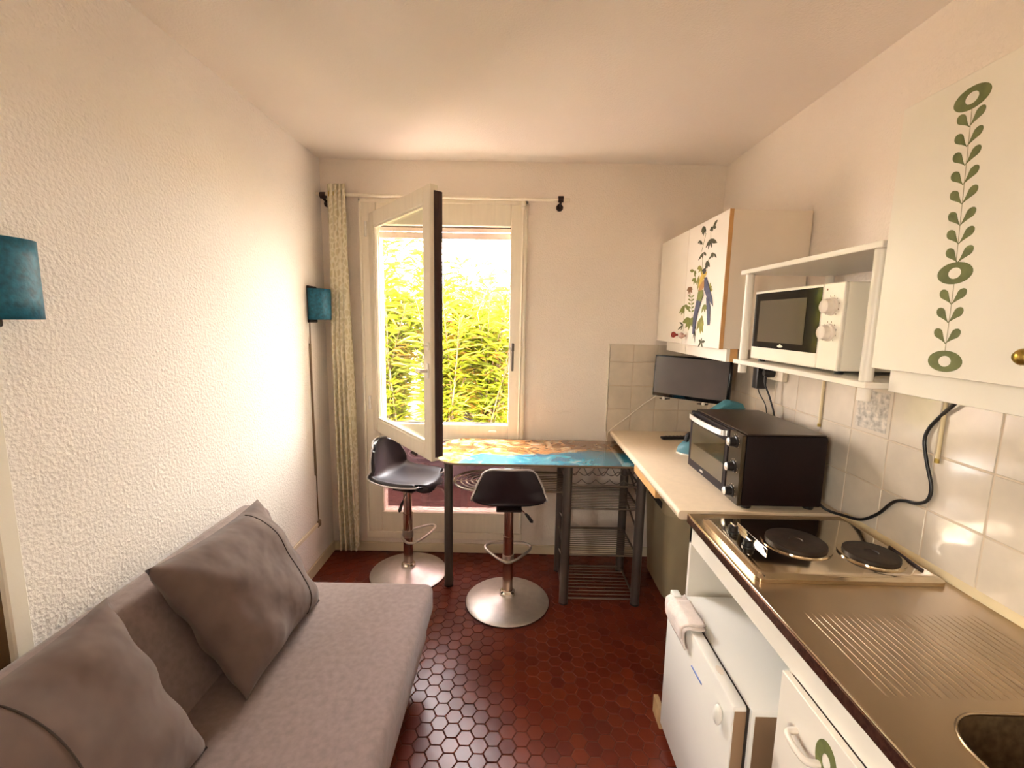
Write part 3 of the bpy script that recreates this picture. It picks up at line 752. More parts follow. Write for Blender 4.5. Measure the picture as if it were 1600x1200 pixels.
# ------------------------------------------------------------------ worktop, bin, sink unit
wt = thing('worktop', (0.95, 2.3, 0.85), 'cream laminate worktop running from the back wall to the steel sink', 'worktop')
prof = [(0.652, 0.850), (0.643, 0.855), (0.640, 0.868), (0.643, 0.881), (0.652, 0.886), (1.274, 0.886), (1.274, 0.850)]
MB().prism(prof, 'y', 1.667, D - 0.003).build('slab', 'cream_laminate', wt, smooth=50)
MB().box(0.655, 0.69, 2.0, 2.37, 0.80, 0.849, 0.002).build('front_batten', 'tan_edge', wt)
MB().box(0.69, 1.27, D - 0.05, D - 0.012, 0.80, 0.849, 0.002).build('wall_batten', 'cabinet_side', wt)

bn = thing('swing_bin', (1.03, 2.47, 0), 'tall beige plastic bin in the shade under the worktop', 'bin')
def rring(x0, x1, y0, y1, r, z): return [(x, y, z) for x, y in rrect(x0, x1, y0, y1, r)]
def loft(mb, rings, cap=True):
    n = len(rings[0]); vs = [p for r_ in rings for p in r_]; fs = []
    for i in range(len(rings) - 1):
        for k in range(n): fs.append((i * n + k, i * n + (k + 1) % n, (i + 1) * n + (k + 1) % n, (i + 1) * n + k))
    if cap: fs += [tuple(range(n))[::-1], tuple((len(rings) - 1) * n + k for k in range(n))]
    return mb.add(vs, fs)
loft(MB(), [rring(0.90, 1.18, 2.44, 2.80, 0.05, 0.0), rring(0.885, 1.19, 2.42, 2.82, 0.06, 0.02), rring(0.86, 1.20, 2.39, 2.85, 0.06, 0.52), rring(0.855, 1.205, 2.385, 2.855, 0.06, 0.54)]).build('body', 'bin_beige', bn, smooth=40)
loft(MB(), [rring(0.85, 1.21, 2.38, 2.86, 0.06, 0.54), rring(0.852, 1.208, 2.382, 2.858, 0.06, 0.60), rring(0.88, 1.18, 2.42, 2.82, 0.05, 0.66)]).build('lid', 'bin_beige', bn, smooth=40)
MB().box(0.846, 0.862, 2.46, 2.72, 0.552, 0.592, 0.006, 2).build('flap', 'rubber_dark', bn)

su = thing('sink_unit', (0.97, 1.0, 0), 'stainless steel sink top on a white kitchenette base unit', 'sink unit')
SX, SY0, SY1, SZ = 0.678, 0.25, 1.664, 0.875
hx0, hx1, hy0, hy1 = 0.80, 1.17, 0.36, 0.775
hole = rrect(hx0, hx1, hy0, hy1, 0.09, 8)
cxh, cyh = (hx0 + hx1) / 2, (hy0 + hy1) / 2
outer = []
for x, y in hole:
    dx, dy = x - cxh, y - cyh
    ts = []
    if dx > 1e-9: ts.append((XR - 0.007 - cxh) / dx)
    if dx < -1e-9: ts.append((SX - cxh) / dx)
    if dy > 1e-9: ts.append((0.95 - cyh) / dy)
    if dy < -1e-9: ts.append((SY0 - cyh) / dy)
    t_ = min(ts); outer.append((cxh + dx * t_, cyh + dy * t_))
n = len(hole)
st = MB()
st.add([(x, y, SZ) for x, y in outer] + [(x, y, SZ) for x, y in hole] + [(x, y, SZ - 0.008) for x, y in hole],
       [(k, (k + 1) % n, n + (k + 1) % n, n + k) for k in range(n)] + [(n + k, n + (k + 1) % n, 2 * n + (k + 1) % n, 2 * n + k) for k in range(n)])
# corners of the plate left between the rays
def corner(px, py):
    i = min(range(n), key=lambda k: (outer[k][0] - px) ** 2 + (outer[k][1] - py) ** 2)
for (px, py) in ((SX, 0.95), (XR - 0.007, 0.95), (SX, SY0), (XR - 0.007, SY0)):
    sx_ = [p for p in outer if abs(p[0] - px) < 1e-6]; sy_ = [p for p in outer if abs(p[1] - py) < 1e-6]
    if sx_ and sy_:
        a = min(sx_, key=lambda p: abs(p[1] - py)); b = min(sy_, key=lambda p: abs(p[0] - px))
        st.add([(a[0], a[1], SZ), (px, py, SZ), (b[0], b[1], SZ)], [(0, 1, 2)])
st.add([(SX, 0.95, SZ), (XR - 0.007, 0.95, SZ), (XR - 0.007, SY1, SZ), (SX, SY1, SZ)], [(0, 1, 2, 3)])
st.box(SX - 0.002, SX, SY0, SY1, SZ - 0.034, SZ)          # folded front lip
st.box(SX, XR - 0.007, SY1 - 0.002, SY1, SZ - 0.02, SZ)
steel = st.build('steel_top', 'steel_top', su)
MB().tube([(SX, SY0, SZ - 0.001), (SX, SY1, SZ - 0.001)], 0.003, 8).build('front_bead', 'steel_polished', steel, smooth=60)
MB().box(SX - 0.0035, SX - 0.0021, SY0, SY1, SZ - 0.033, SZ - 0.005).build('front_lip', 'lip_floor_reflection', steel)  # sheet over the lip that carries the painted floor reflection
bs2 = MB(); loft(bs2, [[(x, y, SZ - 0.006) for x, y in hole], [(cxh + (x - cxh) * 0.95, cyh + (y - cyh) * 0.95, SZ - 0.06) for x, y in hole], [(cxh + (x - cxh) * 0.86, cyh + (y - cyh) * 0.86, SZ - 0.15) for x, y in hole], [(cxh + (x - cxh) * 0.70, cyh + (y - cyh) * 0.70, SZ - 0.158) for x, y in hole]], cap=False)
bs2.add([(cxh + (x - cxh) * 0.70, cyh + (y - cyh) * 0.70, SZ - 0.158) for x, y in hole], [tuple(range(n))])
bs2.build('basin', 'sink_dark', steel, smooth=50)
MB().tube([(x, y, SZ + 0.0005) for x, y in hole], 0.003, 6, True).build('basin_rim', 'steel_top', steel, smooth=60)
for k in range(26):
    x = 0.752 + k * 0.0172; y0 = 0.805; y1 = 1.10
    MB().tube([(x, y0, SZ - 0.0035), (x, y0 + 0.01, SZ - 0.0014), (x, y1 - 0.05, SZ - 0.0019), (x, y1, SZ - 0.0036)], 0.0032, 6).build('draining_ridge', 'steel_top', steel, smooth=80)
W = 'white_laminate'
MB().box(0.690, 0.706, SY0, 1.664, 0.762, 0.839, 0.001).build('apron', W, su)
MB().box(0.690, 1.262, 1.646, 1.664, 0, 0.838, 0.001).build('end_panel', W, su)
MB().box(0.690, 1.262, 1.000, 1.016, 0, 0.761, 0.001).build('middle_panel', W, su)
MB().box(1.244, 1.262, SY0, 1.645, 0.0, 0.838, 0.001).build('back_panel', 'cabinet_side', su)
MB().box(0.69, 1.262, SY0, SY0 + 0.016, 0, 0.761, 0.001).build('end_panel', W, su)
door = MB().box(0.671, 0.689, 0.56, 1.013, 0.06, 0.7612, 0.002).build('door', W, su)
MB().box(0.671, 0.689, SY0, 0.556, 0.06, 0.7612, 0.002).build('door', W, su)
MB().tube(curve([(0.672, 0.938, 0.668), (0.648, 0.934, 0.668), (0.641, 0.915, 0.667), (0.641, 0.88, 0.667), (0.648, 0.862, 0.667), (0.672, 0.858, 0.667)], 4), 0.0075, 8).build('handle', 'knob_white', door, smooth=60)

# flower stickers -------------------------------------------------
def ellipse(cy, cz, a, b, n=28, rot=0.0):
    return [(cy + a * math.cos(2 * math.pi * k / n) * math.cos(rot) - b * math.sin(2 * math.pi * k / n) * math.sin(rot), cz + a * math.cos(2 * math.pi * k / n) * math.sin(rot) + b * math.sin(2 * math.pi * k / n) * math.cos(rot)) for k in range(n)]
def flat_ring(mb, x, o, i, mi=0, th=0.0008):
    n = len(o)
    vs = [(x - th, p[0], p[1]) for p in o] + [(x - th, p[0], p[1]) for p in i] + [(x, p[0], p[1]) for p in o] + [(x, p[0], p[1]) for p in i]
    fs = []
    for k in range(n):
        j = (k + 1) % n
        fs += [(k, j, n + j, n + k), (2 * n + k, 2 * n + j, j, k), (n + k, n + j, 3 * n + j, 3 * n + k)]
    mb.add(vs, fs, mi)
def flat_poly(mb, x, pts, mi=0, th=0.0008): mb.prism(pts, 'x', x - th, x, mi)
def leaf_shape(b, t, w, fat=0.62):
    """teardrop outline from base b to tip t, widest near the tip"""
    bx = Vector(b); d = Vector(t) - bx; L_ = d.length; d.normalize(); p = Vector((-d.y, d.x))
    pts = []
    for k in range(9):
        s = k / 8; r_ = w * 0.5 * math.sin(math.pi * s ** (1.0 / (2 * (1 - fat)) if fat < 1 else 1)) if 0 < s < 1 else 0
        pts.append((s, r_))
    return [tuple(bx + d * L_ * s + p * r_) for s, r_ in pts] + [tuple(bx + d * L_ * s - p * r_) for s, r_ in pts[-2:0:-1]]
def drop_shape(b, t, w):
    bx = Vector(b); d = Vector(t) - bx; L_ = d.length; d.normalize(); p = Vector((-d.y, d.x)); pts = [(0, 0.0006)]
    for k in range(1, 8):
        s = k / 10; pts.append((s, w * 0.5 * min(1, s / 0.66) ** 1.35))
    for k in range(1, 6):
        a = math.pi / 2 * k / 5; pts.append((0.70 + 0.30 * math.sin(a), w * 0.5 * math.cos(a)))
    return [tuple(bx + d * L_ * s + p * r_) for s, r_ in pts] + [tuple(bx + d * L_ * s - p * r_) for s, r_ in pts[-2::-1]]
fs_ = MB(); flat_ring(fs_, 0.671, ellipse(0.842, 0.690, 0.032, 0.045), ellipse(0.840, 0.690, 0.013, 0.018))
fs_.build('flower_sticker', 'decal_green', door)

# ------------------------------------------------------------------ hob
hob = thing('electric_hob', (0.97, 1.42, SZ), 'two-plate electric hob in polished steel set on the sink top', 'hob')
hb = MB(); loft(hb, [rring(0.700, 1.238, 1.200, 1.600, 0.02, SZ + 0.0005), rring(0.700, 1.238, 1.200, 1.600, 0.02, SZ + 0.012), rring(0.712, 1.228, 1.208, 1.592, 0.02, SZ + 0.018), rring(0.726, 1.216, 1.220, 1.582, 0.02, SZ + 0.0205)])
hbody = hb.build('body', 'steel_polished', hob, smooth=30)
def plate(x, y, r_, nm, h0):
    t_ = Matrix.Translation((x, y, SZ))
    p = MB().lathe([(r_ + 0.012, h0 - 0.002), (r_ + 0.010, h0 + 0.004), (r_, h0 + 0.004), (r_, h0 + 0.014), (r_ - 0.006, h0 + 0.017), (0.02, h0 + 0.016), (0.018, h0 + 0.013)], 40, t_).build(nm, 'cast_iron', hob, smooth=35)
    MB().lathe([(r_ + 0.014, h0 - 0.002), (r_ + 0.013, h0 + 0.006), (r_ + 0.001, h0 + 0.0062)], 40, t_, cap=False).build('plate_ring', 'steel_polished', p, smooth=40)
plate(0.925, 1.400, 0.088, 'cooking_plate', 0.019)
plate(1.115, 1.330, 0.074, 'cooking_plate', 0.019)
for (x, y) in ((0.757, 1.475), (0.757, 1.372)):
    k_ = MB().lathe([(0.020, 0.0205), (0.020, 0.026), (0.0165, 0.028), (0.0155, 0.042), (0.013, 0.044)], 20, Matrix.Translation((x, y, SZ))).build('knob', 'black_plastic', hob, smooth=40)
    MB().box(x - 0.004, x + 0.004, y - 0.015, y + 0.015, SZ + 0.044, SZ + 0.050, 0.002).build('knob_pointer', 'chrome', k_)
MB().box(0.792, 0.796, 1.33, 1.52, SZ + 0.0205, SZ + 0.036, 0.001).build('knob_guard', 'chrome', hob)
MB().tube([(1.222, 1.39, SZ + 0.022), (1.205, 1.25, SZ + 0.022)], 0.004, 6).build('hinge_pin', 'dark_metal', hob, smooth=60)

# ------------------------------------------------------------------ fridge
fg = thing('mini_fridge', (0.85, 1.34, 0), 'small white fridge under the counter, its door standing proud', 'fridge')
MB().box(0.652, 1.16, 1.085, 1.600, 0.012, 0.576, 0.006, 2).build('body', 'fridge_white', fg, smooth=30)
MB().box(0.662, 1.10, 1.0838, 1.0848, 0.03, 0.56).build('side_panel', 'fridge_side', fg)
fd = MB().box(0.600, 0.640, 1.085, 1.600, 0.035, 0.588, 0.008, 2).build('door', 'fridge_white', fg, smooth=30)
MB().box(0.6405, 0.6515, 1.095, 1.590, 0.045, 0.572).build('gasket', 'rubber_dark', fg)
MB().box(0.605, 0.636, 1.0835, 1.0848, 0.05, 0.575).build('door_side', 'fridge_side', fd)
MB().sphere((0.589, 1.140, 0.512), 0.016, 14, (0.75, 1.0, 1.9)).build('handle', 'fridge_white', fd, smooth=80)
MB().lathe([(0.014, 0.5868), (0.014, 0.5886)], 18, Matrix.Translation((0.622, 1.215, 0)) @ Matrix.Diagonal((0.7, 1.3, 1, 1))).build('hinge_plug', 'cabinet_side', fd)
MB().box(0.602, 0.632, 1.548, 1.592, 0.5885, 0.606, 0.004, 2).build('top_catch', 'fridge_white', fd, smooth=40)
pm = MB().tube([(0.5995, 1.352, 0.487), (0.5995, 1.272, 0.490)], 0.0028, 6).build('blue_mark', 'pen_blue', fd)
for y in (1.12, 1.56):
    MB().cyl((0.70, y, 0), (0.70, y, 0.014), 0.018).build('foot', 'black_plastic', fg)
tw = thing('towel', (0.63, 1.45, 0.59), 'folded pinkish white towel draped over the top of the fridge door', 'towel')
def towel_sheet(off, y0, y1, front, back):
    path = [(0.5905 - off, front), (0.589 - off, 0.55), (0.590 - off, 0.582), (0.600 - off * 0.4, 0.5945 + off), (0.622, 0.596 + off), (0.644 + off, 0.594 + off), (0.6488, back + 0.004)]
    pc = curve([(a, 0, b) for a, b in path], 4); m_ = len(pc) - 1
    def f(u, v):
        q = pc[min(m_, int(round(v * m_)))]
        return (q.x - 0.003 * (0.5 + 0.5 * math.sin(9 * u + 5 * v)) * (1 if v < .35 else 0), y0 + (y1 - y0) * u + 0.012 * math.sin(7 * v), q.z + 0.004 * math.sin(8 * u) * (1 if v < .3 else 0.3))
    return f, m_
for nm, a, mt in (('upper_fold', (0.006, 1.395, 1.535, 0.545, 0.590), 'towel'), ('lower_fold', (0.001, 1.38, 1.572, 0.520, 0.588), 'towel')):
    f, m_ = towel_sheet(*a)
    o = MB().grid(f, 14, m_).build(nm, mt, tw, smooth=180); k = o.modifiers.new('thickness', 'SOLIDIFY'); k.thickness = 0.004; k.offset = 1
MB().box(0.5835, 0.5850, 1.555, 1.582, 0.525, 0.575, 0.0005).build('red_hem', 'towel_red', tw)
wd = MB().prism([(1.602, 0.0), (1.69, 0.0), (1.69, 0.075), (1.62, 0.075)], 'x', 0.602, 0.62).build('wood_offcut', 'raw_wood')
tag(wd, 'small raw wood offcut on the floor behind the fridge door', 'wood block')

# ------------------------------------------------------------------ mini oven and its cord
ov = thing('mini_oven', (1.03, 1.93, 0.886), 'black countertop mini oven with three silver-capped knobs', 'oven')
OX0, OX1, OY0, OY1, OZ0, OZ1 = 0.885, 1.195, 1.682, 2.185, 0.902, 1.188
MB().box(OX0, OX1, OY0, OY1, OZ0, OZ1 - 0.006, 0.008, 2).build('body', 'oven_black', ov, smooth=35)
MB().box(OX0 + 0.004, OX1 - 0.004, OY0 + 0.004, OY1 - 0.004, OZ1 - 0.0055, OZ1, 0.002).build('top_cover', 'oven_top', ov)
MB().box(OX0 - 0.016, OX0, OY0, 1.785, OZ0, OZ1 - 0.006, 0.003).build('control_panel', 'oven_panel', ov)
od = MB().box(OX0 - 0.018, OX0, 1.788, OY1, OZ0 + 0.006, OZ1 - 0.008, 0.004).build('door', 'oven_black', ov)
MB().box(OX0 - 0.0195, OX0 - 0.0185, 1.815, OY1 - 0.03, OZ0 + 0.045, OZ1 - 0.06).build('glass', 'oven_glass', od)
hd = [(OX0 - 0.018, 1.805, 1.160), (OX0 - 0.042, 1.83, 1.160), (OX0 - 0.052, 1.985, 1.160), (OX0 - 0.042, 2.14, 1.160), (OX0 - 0.018, 2.165, 1.160)]
hp = curve(hd, 6)
h = MB()
for i in range(len(hp) - 1):
    a, b = hp[i], hp[i + 1]
    h.add([(a.x, a.y, a.z - 0.011), (b.x, b.y, b.z - 0.011), (b.x, b.y, b.z + 0.011), (a.x, a.y, a.z + 0.011), (a.x + 0.007, a.y, a.z - 0.011), (b.x + 0.007, b.y, b.z - 0.011), (b.x + 0.007, b.y, b.z + 0.011), (a.x + 0.007, a.y, a.z + 0.011)],
          [(0, 1, 2, 3), (7, 6, 5, 4), (3, 2, 6, 7), (4, 5, 1, 0), (0, 3, 7, 4), (1, 5, 6, 2)])
h.build('handle', 'brushed_steel', od)
MB().lathe([(0.0, 0.0), (0.014, 0.0), (0.014, 0.001), (0.0, 0.001)], 16, Matrix.Translation((OX0 - 0.0185, 2.02, OZ0 + 0.026)) @ Matrix.Rotation(R(-90), 4, 'Y') @ Matrix.Diagonal((0.4, 1.3, 1, 1)), cap=False).build('emblem', 'emblem_silver', od)
KT = lambda x, y, z: Matrix.Translation((x, y, z)) @ Matrix.Rotation(R(-90), 4, 'Y')
for z in (1.145, 1.045, 0.945):
    k = MB().lathe([(0.024, 0.0), (0.023, 0.004), (0.019, 0.006), (0.0175, 0.028), (0.015, 0.030)], 22, KT(OX0 - 0.016, 1.733, z)).build('knob', 'black_plastic', ov, smooth=40)
    MB().lathe([(0.0152, 0.0302), (0.013, 0.0325), (0.001, 0.033)], 20, KT(OX0 - 0.016, 1.733, z)).build('knob_cap', 'brushed_steel', k, smooth=50)
    pr_ = MB()
    for a in range(-120, 121, 30):
        pr_.box(OX0 - 0.0168, OX0 - 0.0161, 1.733 + 0.030 * math.sin(R(a)) - 0.0012, 1.733 + 0.030 * math.sin(R(a)) + 0.0012, z + 0.030 * math.cos(R(a)) - 0.0012, z + 0.030 * math.cos(R(a)) + 0.0012)
    pr_.build('dial_marks', 'cable_white', ov)
for x, y in ((0.92, 1.715), (0.92, 2.15), (1.165, 1.715), (1.165, 2.15)):
    MB().lathe([(0.018, 0.8865), (0.02, 0.896), (0.02, 0.903)], 14, Matrix.Translation((x, y, 0))).build('foot', 'black_plastic', ov, smooth=40)
cord = [(1.18, 1.70, 0.93), (1.215, 1.685, 0.896), (1.245, 1.63, 0.896), (1.255, 1.56, 0.912), (1.262, 1.50, 0.960), (1.264, 1.45, 1.022), (1.264, 1.41, 1.045), (1.264, 1.365, 1.055), (1.264, 1.330, 1.080), (1.264, 1.325, 1.125), (1.264, 1.350, 1.19), (1.264, 1.369, 1.255), (1.264, 1.358, 1.30), (1.262, 1.32, 1.35), (1.255, 1.275, 1.40), (1.25, 1.25, 1.47)]
MB().tube(curve(cord, 6), 0.0052, 8).build('power_cord', 'black_plastic', ov, smooth=80)

# ------------------------------------------------------------------ small things on the worktop
ir = thing('clothes_iron', (1.0, 2.43, 0.886), 'pale blue clothes iron half hidden behind the mini oven', 'iron')
def iron_out(s): return [(0.905, 2.455), (0.925, 2.415), (0.97, 2.385), (1.12, 2.375), (1.12, 2.485), (0.97, 2.495), (0.925, 2.49)]
n7 = iron_out(1); cI = Vector((1.03, 2.44))
def ring_i(k, z): return [(cI.x + (p[0] - cI.x) * k, cI.y + (p[1] - cI.y) * k, z) for p in n7]
loft(MB(), [ring_i(1.0, 0.8865), ring_i(1.0, 0.894)]).build('soleplate', 'brushed_steel', ir)
loft(MB(), [ring_i(0.98, 0.8942), ring_i(0.94, 0.925), ring_i(0.72, 0.955), ring_i(0.55, 0.962)]).build('housing', 'iron_blue', ir, smooth=45)
MB().tube(curve([(0.95, 2.44, 0.955), (0.965, 2.44, 0.995), (1.03, 2.44, 1.01), (1.10, 2.44, 0.99), (1.11, 2.44, 0.93)], 5), 0.013, 10).build('handle', 'black_plastic', ir, smooth=60)
rc = thing('remote_control', (1.0, 2.76, 0.886), 'black remote control on the worktop below the television', 'remote')
MB().box(0.915, 1.10, 2.735, 2.775, 0.8865, 0.903, 0.005, 2, T=Matrix.Translation((1.0, 2.755, 0)) @ Matrix.Rotation(R(8), 4, 'Z') @ Matrix.Translation((-1.0, -2.755, 0))).build('body', 'black_plastic', rc, smooth=40)
bt = MB()
for i in range(6):
    for j in range(3): bt.box(0.945 + i * 0.024, 0.957 + i * 0.024, 2.743 + j * 0.010, 2.749 + j * 0.010, 0.903, 0.9045, T=Matrix.Translation((1.0, 2.755, 0)) @ Matrix.Rotation(R(8), 4, 'Z') @ Matrix.Translation((-1.0, -2.755, 0)))
bt.build('buttons', 'grey_steel', rc)
pb = thing('storage_pouch', (1.1, 2.33, 0.886), 'blue soft pouch standing behind the mini oven', 'pouch')
bp_ = MB().prism([(1.03, 0.8865), (1.18, 0.8865), (1.19, 1.12), (1.165, 1.200), (1.10, 1.212), (1.06, 1.185), (1.015, 1.155)], 'y', 2.27, 2.35).build('body', 'pouch_blue', pb, smooth=50)
q = bp_.modifiers.new('round', 'BEVEL'); q.width = 0.012; q.segments = 3
MB().tube([(1.02, 2.268, 1.150), (1.06, 2.268, 1.168), (1.11, 2.268, 1.180), (1.17, 2.268, 1.178)], 0.003, 6).build('zip', 'iron_blue', pb, smooth=60)

# ------------------------------------------------------------------ television under the corner cabinet
A = Vector((0.852, 2.78, 0)); B = Vector((1.168, 2.455, 0))
tvx = (B - A).normalized(); tvn = Vector((tvx.y, -tvx.x, 0))
if tvn.y > 0: tvn = -tvn
TT = Matrix(((tvx.x, -tvn.x, 0, A.x), (tvx.y, -tvn.y, 0, A.y), (0, 0, 1, 1.155), (0, 0, 0, 1)))
TWd = (B - A).length; TH = 0.252
TT = TT @ Matrix.Translation((0, 0, 0)) @ Matrix.Rotation(R(-3), 4, 'X')
tv = thing('television', (1.02, 2.64, 1.155), 'small flat television hung in the corner under the parrot cabinet', 'television')
MB().box(0, TWd, 0.0, 0.035, 0, TH, 0.006, 2, T=TT).build('case', 'black_gloss', tv, smooth=35)
MB().box(0.010, TWd - 0.010, -0.0012, 0.0002, 0.022, TH - 0.010, T=TT).build('screen', 'tv_screen', tv)
st_ = MB(); 
for s in (0.10, 0.33):
    st_.box(s - 0.035, s + 0.012, -0.03, 0.02, -0.012, -0.006, 0.002, T=TT)
st_.build('stand_foot', 'dark_metal', tv)
for s in (0.095, 0.335):
    MB().sphere(TT @ Vector((s, -0.035, -0.004)), 0.010, 12).build('foot_ball', 'knob_white', tv, smooth=90)
am = MB(); mid = TT @ Vector((TWd / 2, 0.03, TH / 2)); am.tube([mid, mid + Vector((0.05, 0.08, 0)), Vector((XR - 0.008, 2.80, 1.28))], 0.014, 8); am.box(XR - 0.018, XR - 0.006, 2.74, 2.86, 1.21, 1.35, 0.003)
am.build('wall_arm', 'dark_metal', tv, smooth=50)
MB().tube(curve([TT @ Vector((0.02, 0.02, -0.002)), (0.82, 2.83, 1.09), (0.74, 2.90, 0.99), (0.67, 2.935, 0.92), (0.635, 2.94, 0.885), (0.622, 2.942, 0.84), (0.62, 2.942, 0.60)], 6), 0.003, 6).build('aerial_cable', 'cable_white', tv, smooth=80)

# ------------------------------------------------------------------ wall cabinet with the parrot
c1 = thing('wall_cabinet', (1.1, 2.5, 1.487), 'white two-door wall cabinet with a parrot and bamboo decal', 'cabinet')
MB().box(0.930, XR - 0.007, 2.046, D - 0.008, 1.489, 2.088, 0.001).build('body', 'cabinet_side', c1)
d1 = MB().box(0.911, 0.9295, 2.042, 2.498, 1.487, 2.090, 0.0015).build('door', W, c1)
d2 = MB().box(0.911, 0.9295, 2.502, D - 0.010, 1.487, 2.090, 0.0015).build('door', W, c1)
MB().box(0.9115, 0.9295, 2.0405, 2.0419, 1.487, 2.090).build('edge_band', 'tan_edge', d1)
MB().box(0.950, 0.966, 2.048, 2.86, 1.430, 1.4885, 0.001).build('light_rail', W, c1)
MB().box(0.966, 1.0, 2.048, 2.06, 1.430, 1.4885, 0.001).build('light_rail', 'tan_edge', c1)
for d_, y, m_ in ((d1, 2.447, 'pink_knob'), (d2, 2.572, 'red_knob')):
    k = MB().lathe([(0.006, 0), (0.006, 0.010), (0.013, 0.015), (0.017, 0.023), (0.014, 0.032), (0.004, 0.036)], 18, KT(0.911, y, 1.534)).build('knob', m_, d_, smooth=60)
LEAVES= [(0,(2.315,2.071),(2.34,2.046),0.012),(0,(2.315,2.071),(2.326,2.033),0.012),(0,(2.315,2.071),(2.306,2.024),0.012),(0,(2.315,2.071),(2.284,2.029),0.012),(0,(2.315,2.071),(2.28,2.039),0.012),(0,(2.204,2.047),(2.158,2.068),0.013),(0,(2.204,2.047),(2.167,2.036),0.013),(0,(2.204,2.047),(2.237,2.035),0.013),(0,(2.204,2.047),(2.214,2.024),0.013),(0,(2.222,1.995),(2.271,1.961),0.012),(0,(2.222,1.995),(2.242,1.949),0.012),(0,(2.222,1.995),(2.2,1.951),0.012),(0,(2.222,1.995),(2.167,1.966),0.012),(0,(2.222,1.995),(2.143,1.964),0.012),(0,(2.342,2.007),(2.372,1.999),0.009),(0,(2.342,2.007),(2.339,1.986),0.009),(0,(2.342,2.007),(2.313,1.983),0.009),(0,(2.291,1.943),(2.327,1.922),0.011),(0,(2.291,1.943),(2.303,1.916),0.011),(0,(2.291,1.943),(2.254,1.924),0.011),(0,(2.291,1.943),(2.352,1.913),0.011),(0,(2.17,1.921),(2.226,1.903),0.009),(0,(2.17,1.921),(2.184,1.903),0.009),(0,(2.17,1.921),(2.138,1.898),0.009),(0,(2.17,1.921),(2.205,1.922),0.009),(0,(2.239,1.896),(2.261,1.849),0.012),(0,(2.239,1.896),(2.235,1.858),0.012),(0,(2.239,1.896),(2.205,1.864),0.012),(0,(2.239,1.896),(2.26,1.878),0.012),(2,(2.308,1.878),(2.337,1.851),0.014),(2,(2.308,1.878),(2.296,1.836),0.014),(2,(2.308,1.878),(2.356,1.872),0.014),(1,(2.395,1.865),(2.454,1.873),0.012),(1,(2.395,1.865),(2.372,1.831),0.012),(1,(2.395,1.865),(2.364,1.848),0.012),(1,(2.38,1.828),(2.418,1.816),0.012),(1,(2.38,1.828),(2.389,1.795),0.012),(1,(2.38,1.828),(2.358,1.799),0.012),(1,(2.38,1.828),(2.37,1.818),0.012),(2,(2.322,1.838),(2.33,1.815),0.014),(2,(2.322,1.838),(2.354,1.793),0.014),(2,(2.322,1.838),(2.328,1.767),0.014),(3,(2.438,1.788),(2.478,1.77),0.011),(3,(2.438,1.788),(2.456,1.749),0.011),(3,(2.438,1.788),(2.429,1.741),0.011),(3,(2.438,1.788),(2.401,1.753),0.011),(3,(2.438,1.788),(2.398,1.771),0.011),(1,(2.411,1.734),(2.456,1.746),0.007),(1,(2.407,1.734),(2.371,1.742),0.007),(1,(2.407,1.715),(2.452,1.727),0.007),(1,(2.404,1.715),(2.367,1.723),0.007),(1,(2.403,1.696),(2.448,1.707),0.007),(1,(2.4,1.696),(2.364,1.704),0.007),(1,(2.4,1.677),(2.444,1.688),0.007),(1,(2.396,1.677),(2.36,1.686),0.007),(1,(2.396,1.658),(2.441,1.669),0.007),(1,(2.393,1.658),(2.357,1.667),0.007),(1,(2.494,1.696),(2.571,1.653),0.016),(1,(2.494,1.696),(2.539,1.644),0.016),(1,(2.494,1.696),(2.508,1.648),0.016),(1,(2.494,1.696),(2.415,1.668),0.016),(1,(2.494,1.696),(2.442,1.678),0.016),(1,(2.398,1.624),(2.508,1.604),0.022),(1,(2.398,1.624),(2.463,1.575),0.022),(1,(2.398,1.624),(2.42,1.56),0.022),(1,(2.398,1.624),(2.398,1.579),0.022),(1,(2.398,1.624),(2.348,1.577),0.022),(1,(2.398,1.624),(2.328,1.602),0.022),(1,(2.398,1.624),(2.315,1.571),0.022),(2,(2.271,1.626),(2.306,1.565),0.022),(2,(2.271,1.626),(2.256,1.548),0.022),(2,(2.271,1.626),(2.228,1.555),0.022),(2,(2.271,1.626),(2.224,1.591),0.022),(2,(2.271,1.626),(2.24,1.62),0.022),(0,(2.497,1.591),(2.576,1.561),0.008),(0,(2.497,1.591),(2.528,1.56),0.008),(0,(2.497,1.591),(2.555,1.604),0.008),(2,(2.195,1.758),(2.154,1.755),0.012),(2,(2.195,1.758),(2.164,1.773),0.012),(2,(2.195,1.758),(2.181,1.791),0.012),(1,(2.239,1.691),(2.242,1.667),0.014),(1,(2.239,1.691),(2.199,1.666),0.014),(1,(2.239,1.691),(2.217,1.649),0.014),(1,(2.239,1.691),(2.261,1.65),0.014),(0,(2.242,1.51),(2.275,1.484),0.01),(0,(2.242,1.51),(2.219,1.484),0.01),(0,(2.242,1.51),(2.192,1.515),0.01),(0,(2.242,1.51),(2.27,1.518),0.01),(0,(2.242,1.51),(2.238,1.531),0.01),(0,(2.338,1.571),(2.345,1.521),0.006),(0,(2.338,1.571),(2.315,1.534),0.006),(0,(2.338,1.571),(2.317,1.503),0.006)]
